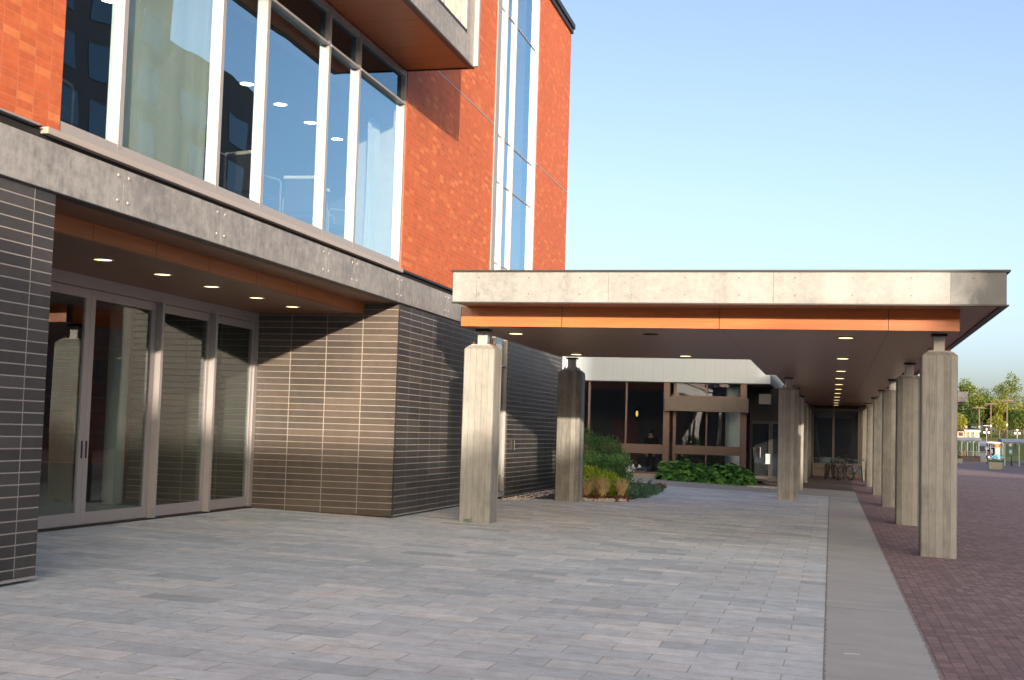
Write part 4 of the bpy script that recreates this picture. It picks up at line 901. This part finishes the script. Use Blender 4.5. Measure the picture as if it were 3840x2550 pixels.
for i in range(24): b.tube([(15.4+i*.16, 171.9, .28 if i < 17 else GP), (15.4+i*.16, 171.9, .86)], .018, 5)
b.tube([(15.3, 171.9, .88), (19.2, 171.9, .88)], .03, 6); b.build('railing', M['steel'], wl)
shelter('white framed bus shelter farther back beside the street', 24.9, 27.3, 262, 264, 2.15, 2.1, 4)
def text(body, size, mat, parent, loc, name='lettering'):
    cu = bpy.data.curves.new(name, 'FONT'); cu.body = body; cu.size = size; cu.align_x = 'CENTER'; cu.align_y = 'CENTER'; cu.extrude = .004
    t = bpy.data.objects.new(name+'_src', cu); COL.objects.link(t); dg = bpy.context.evaluated_depsgraph_get(); dg.update()
    me = bpy.data.meshes.new_from_object(t.evaluated_get(dg)); bpy.data.objects.remove(t); me.materials.clear(); me.materials.append(mat); me.name = name
    me.transform(Matrix.Translation(Vector(loc)-ORG[parent]) @ Matrix.Rotation(R(90), 4, 'X'))
    o = bpy.data.objects.new(name, me); COL.objects.link(o); o.parent = parent; ORG[o] = ORG[parent]; return o
M['navy_sign'] = plain('navy_sign_panel', (.015, .03, .085), .5)
def stop_sign(label, x, y, zg, zt, nums, both=True):
    t = thing('bus_stop_sign', label, 'sign', (x, y, zg)); b = MB(); b.tube([(x, y, zg), (x, y, zt)], .045, 8); b.tube([(x-.48, y, zg), (x-.48, y, zt-.5)], .03, 8); b.tube([(x-.48, y, zt-.5), (x+.42, y, zt-.5)], .03, 8); b.build('post', M['white_in'], t)
    for i, nmb in enumerate(nums):
        cx = x-.26+i*.52; p_ = bx('number_panel', M['navy_sign'], t, cx-.235, cx+.235, y-.05, y-.02, zt-.46, zt-.02)
        if nmb: text(nmb, .42, M['white_in'], t, (cx, y-.055, zt-.24))
    bx('notice_panel', plain('blue_white_notice', (.30, .48, .70), .5), t, x-.40, x-.16, y-.05, y-.03, zt-.80, zt-.56); bx('notice_panel', plain('pale_notice', (.5, .65, .72), .5), t, x+.08, x+.24, y-.05, y-.03, zt-1.25, zt-.75)
    return t
stop_sign('bus stop sign with two navy number panels reading 7 and 17', 18.75, 167, GP, 1.98, ('7', '17'))
def pole_sign(label, x, y, zg, zt):
    t = thing('stop_flag', label, 'sign', (x, y, zg)); b = MB(); b.tube([(x, y, zg), (x, y, zt)], .05, 8); b.build('post', M['steel'], t)
    for i, m_ in enumerate((M['white_in'], M['navy_sign'], M['white_in'])): bx('panel', m_, t, x-.55+i*.38, x-.2+i*.38, y-.06, y-.03, zt-.85, zt-.5)
    b = MB(); b.ball((x, y-.05, zt-.1), .16, .04, .2, 12, 8); b.build('disc_panel', M['white_in'], t)
pole_sign('white stop flag panels on a post in front of the middle utility pole', 28.14, 257, 2.0, 4.75); pole_sign('white stop flag panels behind the right shelter roof', 33.5, 257, 2.0, 4.75)
t = thing('red_post', 'slim dark red post standing inside the nearest bus shelter', 'post', (18.07, 142.8, GP)); b = MB(); b.tube([(18.07, 142.8, GP), (18.07, 142.8, .6), (18.07, 142.8, .68)], [.07, .07, .03], 10); b.build('shaft', plain('dark_red_paint', (.28, .02, .03), .5), t); b = MB(); b.tube([(18.07, 142.8, .45), (18.07, 142.8, .52)], .085, 10); b.build('collar', M['steel'], t)
# bus
bs = thing('bus', 'white city bus facing the plaza with orange destination display', 'bus', (25.5, 221, -.95)); x0, x1, yf, zg = 24.2, 26.8, 221., -.95
M['bus_white'] = plain('bus_white_paint', (.72, .72, .73), .35, 0, .04); M['bus_blue'] = plain('bus_blue_paint', (.02, .22, .42), .35, 0, .06)
b = MB(); b.hexa([(x0, yf+.1, zg+.35), (x1, yf+.1, zg+.35), (x1, yf+12, zg+.35), (x0, yf+12, zg+.35)], [(x0, yf+.1, zg+3.0), (x1, yf+.1, zg+3.0), (x1, yf+12, zg+3.0), (x0, yf+12, zg+3.0)]); b.hexa([(x0+.02, yf+.12, zg+3.001), (x1-.02, yf+.12, zg+3.001), (x1-.02, yf+11.9, zg+3.001), (x0+.02, yf+11.9, zg+3.001)], [(x0+.3, yf+.6, zg+3.22), (x1-.3, yf+.6, zg+3.22), (x1-.3, yf+11.5, zg+3.22), (x0+.3, yf+11.5, zg+3.22)]); b.build('body', M['bus_white'], bs, .06)
bx('front_mask', M['dark_metal'], bs, x0+.06, x1-.06, yf+.04, yf+.13, zg+1.15, zg+2.92)
k = NT('led_display'); P = k.objco(); v = k.wn(k.comb(k.math('FLOOR', k.math('MULTIPLY', k.xyz(P)[0], 7.)), 0., k.math('FLOOR', k.math('MULTIPLY', k.xyz(P)[2], 9.))))
e = k.new("ShaderNodeEmission"); k.l.new(k.mix(k.math('GREATER_THAN', v, .38), (.30, .03, .01), (1., .16, .03)), e.inputs[0]); e.inputs[1].default_value = 1.5; k.l.new(e.outputs[0], k.outn.inputs["Surface"])
bx('destination_display', k.m, bs, x0+.75, x1-.28, yf+.0, yf+.039, zg+2.42, zg+2.74)
b = MB(); b.face([(x0+.12, yf+.03, zg+1.2), (25.42, yf+.03, zg+1.2), (25.42, yf+.03, zg+2.34), (x0+.12, yf+.03, zg+2.34)]); b.build('windscreen', M['glass_span'], bs)
b = MB(); b.face([(25.52, yf+.03, zg+1.2), (x1-.1, yf+.03, zg+1.2), (x1-.1, yf+.03, zg+2.34), (25.52, yf+.03, zg+2.34)]); b.build('windscreen', plain('hazy_windscreen', (.22, .27, .28), .15), bs)
bx('front_panel', M['bus_blue'], bs, x0+.03, x1-.03, yf+.05, yf+.14, zg+.55, zg+1.14); bx('bumper', M['dark_metal'], bs, x0, x1, yf-.02, yf+.16, zg+.3, zg+.54)
for x in (x0+.3, x1-.3): b = MB(); b.ball((x, yf+.05, zg+.8), .14, .05, .12, 12, 8); b.build('headlight', emit('headlight_glow', (1., .9, .75), 1.2), bs)
for x in (x0-.18, x1+.18): bx('mirror', M['dark_metal'], bs, x-.08, x+.08, yf-.1, yf+.05, zg+1.9, zg+2.4)
for x in (x0+.12, x1-.12):
    for y in (yf+2.4, yf+8.6): b = MB(); b.torus((x, y, zg+.48), .36, .12, (1,0,0), 24, 8); b.build('wheel', M['tyre'], bs)
for yy in range(5): bx('side_window', M['dark_metal'], bs, x0-.01, x0+.02, yf+1+yy*2.1, yf+2.9+yy*2.1, zg+1.4, zg+2.5)
# utility poles and wires
UP = ((31.3, 9.9, 5.55), (33.7, 10.8, 5.9), (37.0, 11.6, 6.2))
for i, (x, zt, za) in enumerate(UP):
    t = thing('utility_pole', ('shortest wooden utility pole, left of the three', 'middle wooden utility pole of the three', 'tallest wooden utility pole, right of the three')[i], 'utility pole', (x, 300, 3.3), 'utility poles along the street')
    b = MB(); b.tube([(x, 300, 3.2), (x, 300, zt)], [.17, .13], 8); b.build('shaft', M['pole'], t); bx('crossarm', M['pole'], t, x-1.25, x+1.25, 299.8, 299.9, zt-.25, zt-.02)
    b = MB(); b.tube([(x, 299.9, za), (x-1.4, 299.0, za+.02)], .045, 6); b.build('lamp_arm', M['white_in'], t); b = MB(); b.ball((x-1.5, 298.9, za), .28, .12, .06, 10, 6); b.build('lamp_head', M['white_in'], t); bx('clamp', M['white_in'], t, x-.1, x+.14, 299.75, 299.83, za-.25, za+.25)
for i, (ox, dz) in enumerate(((-1.1, .0), (-.4, .04), (.5, .02), (1.1, 0.))):
    pts = []; 
    for (xa, za_, _), (xb, zb_, _) in zip(((26., 9.3, 0),)+UP, UP+((62., 13., 0),)):
        for s_ in range(6): u = s_/6; pts.append((xa+(xb-xa)*u+ox*.3, 299.9+ox*.4, za_+(zb_-za_)*u+dz+.05-.25*math.sin(math.pi*u)))
    b = MB(); b.tube(pts, .009, 5); o = b.build('power_line', M['rack']); tag(o, ('topmost', 'second', 'third', 'lowest')[i]+' overhead power line strung between the utility poles', 'power line', 'power lines')
# house beyond the street
h = thing('brick_house', 'low pinkish brick house with dark roof among the trees', 'house', (27, 296, 3.2)); bx('wall', plain('pink_house_brick', (.48, .30, .22), .85, 0, .1, 3), h, 22.5, 30.5, 294, 301, 3.0, 4.55)
b = MB(); b.hexa([(22.2, 293.6, 4.551), (30.8, 293.6, 4.551), (30.8, 301.4, 4.551), (22.2, 301.4, 4.551)], [(23.8, 297, 5.4), (29.2, 297, 5.4), (29.2, 298, 5.4), (23.8, 298, 5.4)]); b.build('roof', M['dark_metal'], h)
bx('chimney', plain('chimney_brick', (.5, .2, .12), .85), h, 28.0, 28.5, 296.2, 296.8, 4.9, 5.75)
for x in (24, 26.5): bx('window', M['dark_in'], h, x, x+.9, 293.96, 293.995, 3.5, 4.3)
# trees
def tree(label, x, y, zb, h, r, mat, n, lsz, blobs=None, lean=0, conifer=False):
    t = thing('tree', label, 'tree', (x, y, zb), 'trees beyond the street'); b = MB(); top = zb+h
    tr = max(.12, r*.055); b.tube([(x, y, zb-.4), (x+lean*.3, y, zb+h*.35), (x+lean, y, zb+h*.75)], [tr, tr*.75, tr*.3], 8)
    if blobs is None:
        blobs = []; nb = 9
        for i in range(nb):
            a = random.uniform(0, 6.28); q = random.random(); zz = zb+h*(.38+.5*q); rr = r*(.62 if q < .6 else .38); k_ = r*random.uniform(.36, .56)
            blobs.append((x+lean*q+rr*math.cos(a), y+rr*math.sin(a), zz, k_, k_, k_*random.uniform(.6, .85)))
        blobs.append((x+lean, y, zb+h*.86, r*.4, r*.4, h*.14)); blobs.append((x, y, zb+h*.55, r*.55, r*.55, h*.2))
    for bl in blobs[:7]: b.tube([(x+lean*.2, y, zb+h*.3), ((x+bl[0])/2, (y+bl[1])/2, (zb+h*.35+bl[2])/2), (bl[0], bl[1], bl[2])], [tr*.5, tr*.3, tr*.1], 5)
    b.build('trunk', M['bark'], t); cloud(blobs, n, lsz, lsz*.6, .1).build('crown', mat, t); return t
TR = [('tall pale green tree at the left, rising above the wing fascia', 30.0, 318, 3.6, 13.6, 3.2, 'tree_b', 1100, .62), ('thin brownish tree with a sparse crown beside the tall left one', 33.2, 322, 3.6, 11.8, 2.8, 'tree_c', 520, .5),
      ('dense mid green tree behind the left utility pole', 32.0, 309, 3.5, 9.6, 3.4, 'tree_b', 1500, .62), ('dark evergreen behind the left shelter', 29.6, 306, 3.4, 7.4, 3.4, 'tree_a', 1500, .55), ('round dark green tree between the left and middle poles', 34.4, 312, 3.5, 9.3, 2.6, 'tree_a', 1300, .6),
      ('olive tree with a broken top behind the right pole', 38.6, 322, 3.8, 12.4, 3.6, 'tree_b', 900, .62), ('tall pine with a spreading ragged crown at the right', 41.2, 326, 3.8, 15.4, 3.2, 'tree_b', 900, .6), ('bright yellow-green tree behind the middle pole', 36.6, 306, 3.4, 8.4, 3.0, 'tree_c', 1500, .58),
      ('yellow-green tree right of the right pole', 41.0, 305, 3.4, 7.8, 3.4, 'tree_c', 1400, .58), ('dark shady tree under the right pine', 39.0, 303, 3.4, 6.0, 2.6, 'tree_a', 1300, .5), ('young yellow-green street tree in front of the middle pole', 34.3, 290, 3.2, 5.0, 1.5, 'tree_c', 900, .42),
      ('small yellow tree beside the front right column edge', 25.6, 288, 3.1, 5.2, 1.9, 'tree_c', 1000, .45), ('broad dark tree filling the gap behind the house', 26.5, 312, 3.5, 8.6, 4.0, 'tree_a', 1500, .62), ('dense dark tree at the right frame edge', 44.0, 310, 3.5, 8.6, 3.6, 'tree_a', 1300, .6),
      ('mid green tree at the far right behind the dark one', 47.5, 318, 3.7, 10.5, 4.0, 'tree_b', 1200, .62), ('tall mid green tree filling the skyline behind the olive one', 36.0, 334, 4.0, 11.5, 4.2, 'tree_b', 1300, .62), ('dark broad tree behind the middle pole', 33.0, 336, 4.0, 10.0, 4.5, 'tree_a', 1300, .62), ('bushy olive tree low behind the right shelter', 43.5, 303, 3.4, 6.8, 3.0, 'tree_b', 1300, .55), ('pale green tree far left behind the walkway canopy', 20.5, 320, 3.7, 11.0, 4.0, 'tree_b', 1000, .62)]
for lb, x, y, zb, h_, r, mt, n, ls in TR: tree(lb, x, y, zb, h_, r, M[mt], int(n*1.9), ls*.72)
b = MB()
for i in range(1500): b.leaf((random.uniform(16, 52), random.uniform(301.5, 302.5), 3.3+random.random()**1.5*1.6), .4, .25)
o = b.build('hedge', M['tree_a']); tag(o, kind='stuff', label='dark undergrowth along the foot of the trees', cat='undergrowth')

# ------------------------------------------------------------------ campus buildings behind and beside the camera (they cast the shade and show in the glass)
M['campus'] = plain('brown_campus_concrete', (.115, .095, .085), .85, 0, .12, .4)
M['campus_glass'] = plain('dark_blue_window_band', (.03, .055, .08), .12, 0, .1)
def block(name, label, x0, x1, y0, y1, hs, glz=None):
    t = thing(name, label, 'building', ((x0+x1)/2, (y0+y1)/2, GP))
    for (a, c, ya, yb_, h_) in hs:
        bx('wing', M['campus'], t, a, c, ya, yb_, GP-.3, h_)
    return t
S = block('campus_hall', 'brown concrete campus hall with stepped roofline behind the viewer', -14, 75, -60, -38, [(-16, 18.6, -50, -38, 11.2), (18.61, 22, -50, -38, 12.0), (22.01, 25.53, -50, -38, 13.3), (25.55, 31.08, -41, -38.01, 20), (31.09, 33.3, -41, -38, 14.4), (33.35, 78, -41, -38.01, 21)])
for i in range(3): bx('window_band', M['campus_glass'], S, -14, 23, -37.99, -37.9, 1+i*3.4, 2.6+i*3.4)
T = block('campus_tower', 'dark brown campus block with a taller tower on the far side of the plaza', 30, 60, 60, 95, [(30, 60, 60, 80, 42), (30.01, 60, 80.01, 95, 27.8)])
for i in range(11):
    z = 1.2+i*3.6
    for j in range(4):
        y = 60.6+j*4.8; bx('window', M['campus_glass'], T, 29.95, 30.0, y, y+3.4, z, z+2.2)
for i in range(7):
    for j in range(2): bx('window', M['campus_glass'], T, 29.96, 30.01, 82+j*6, 86+j*6, 1.2+i*3.6, 3.4+i*3.6)
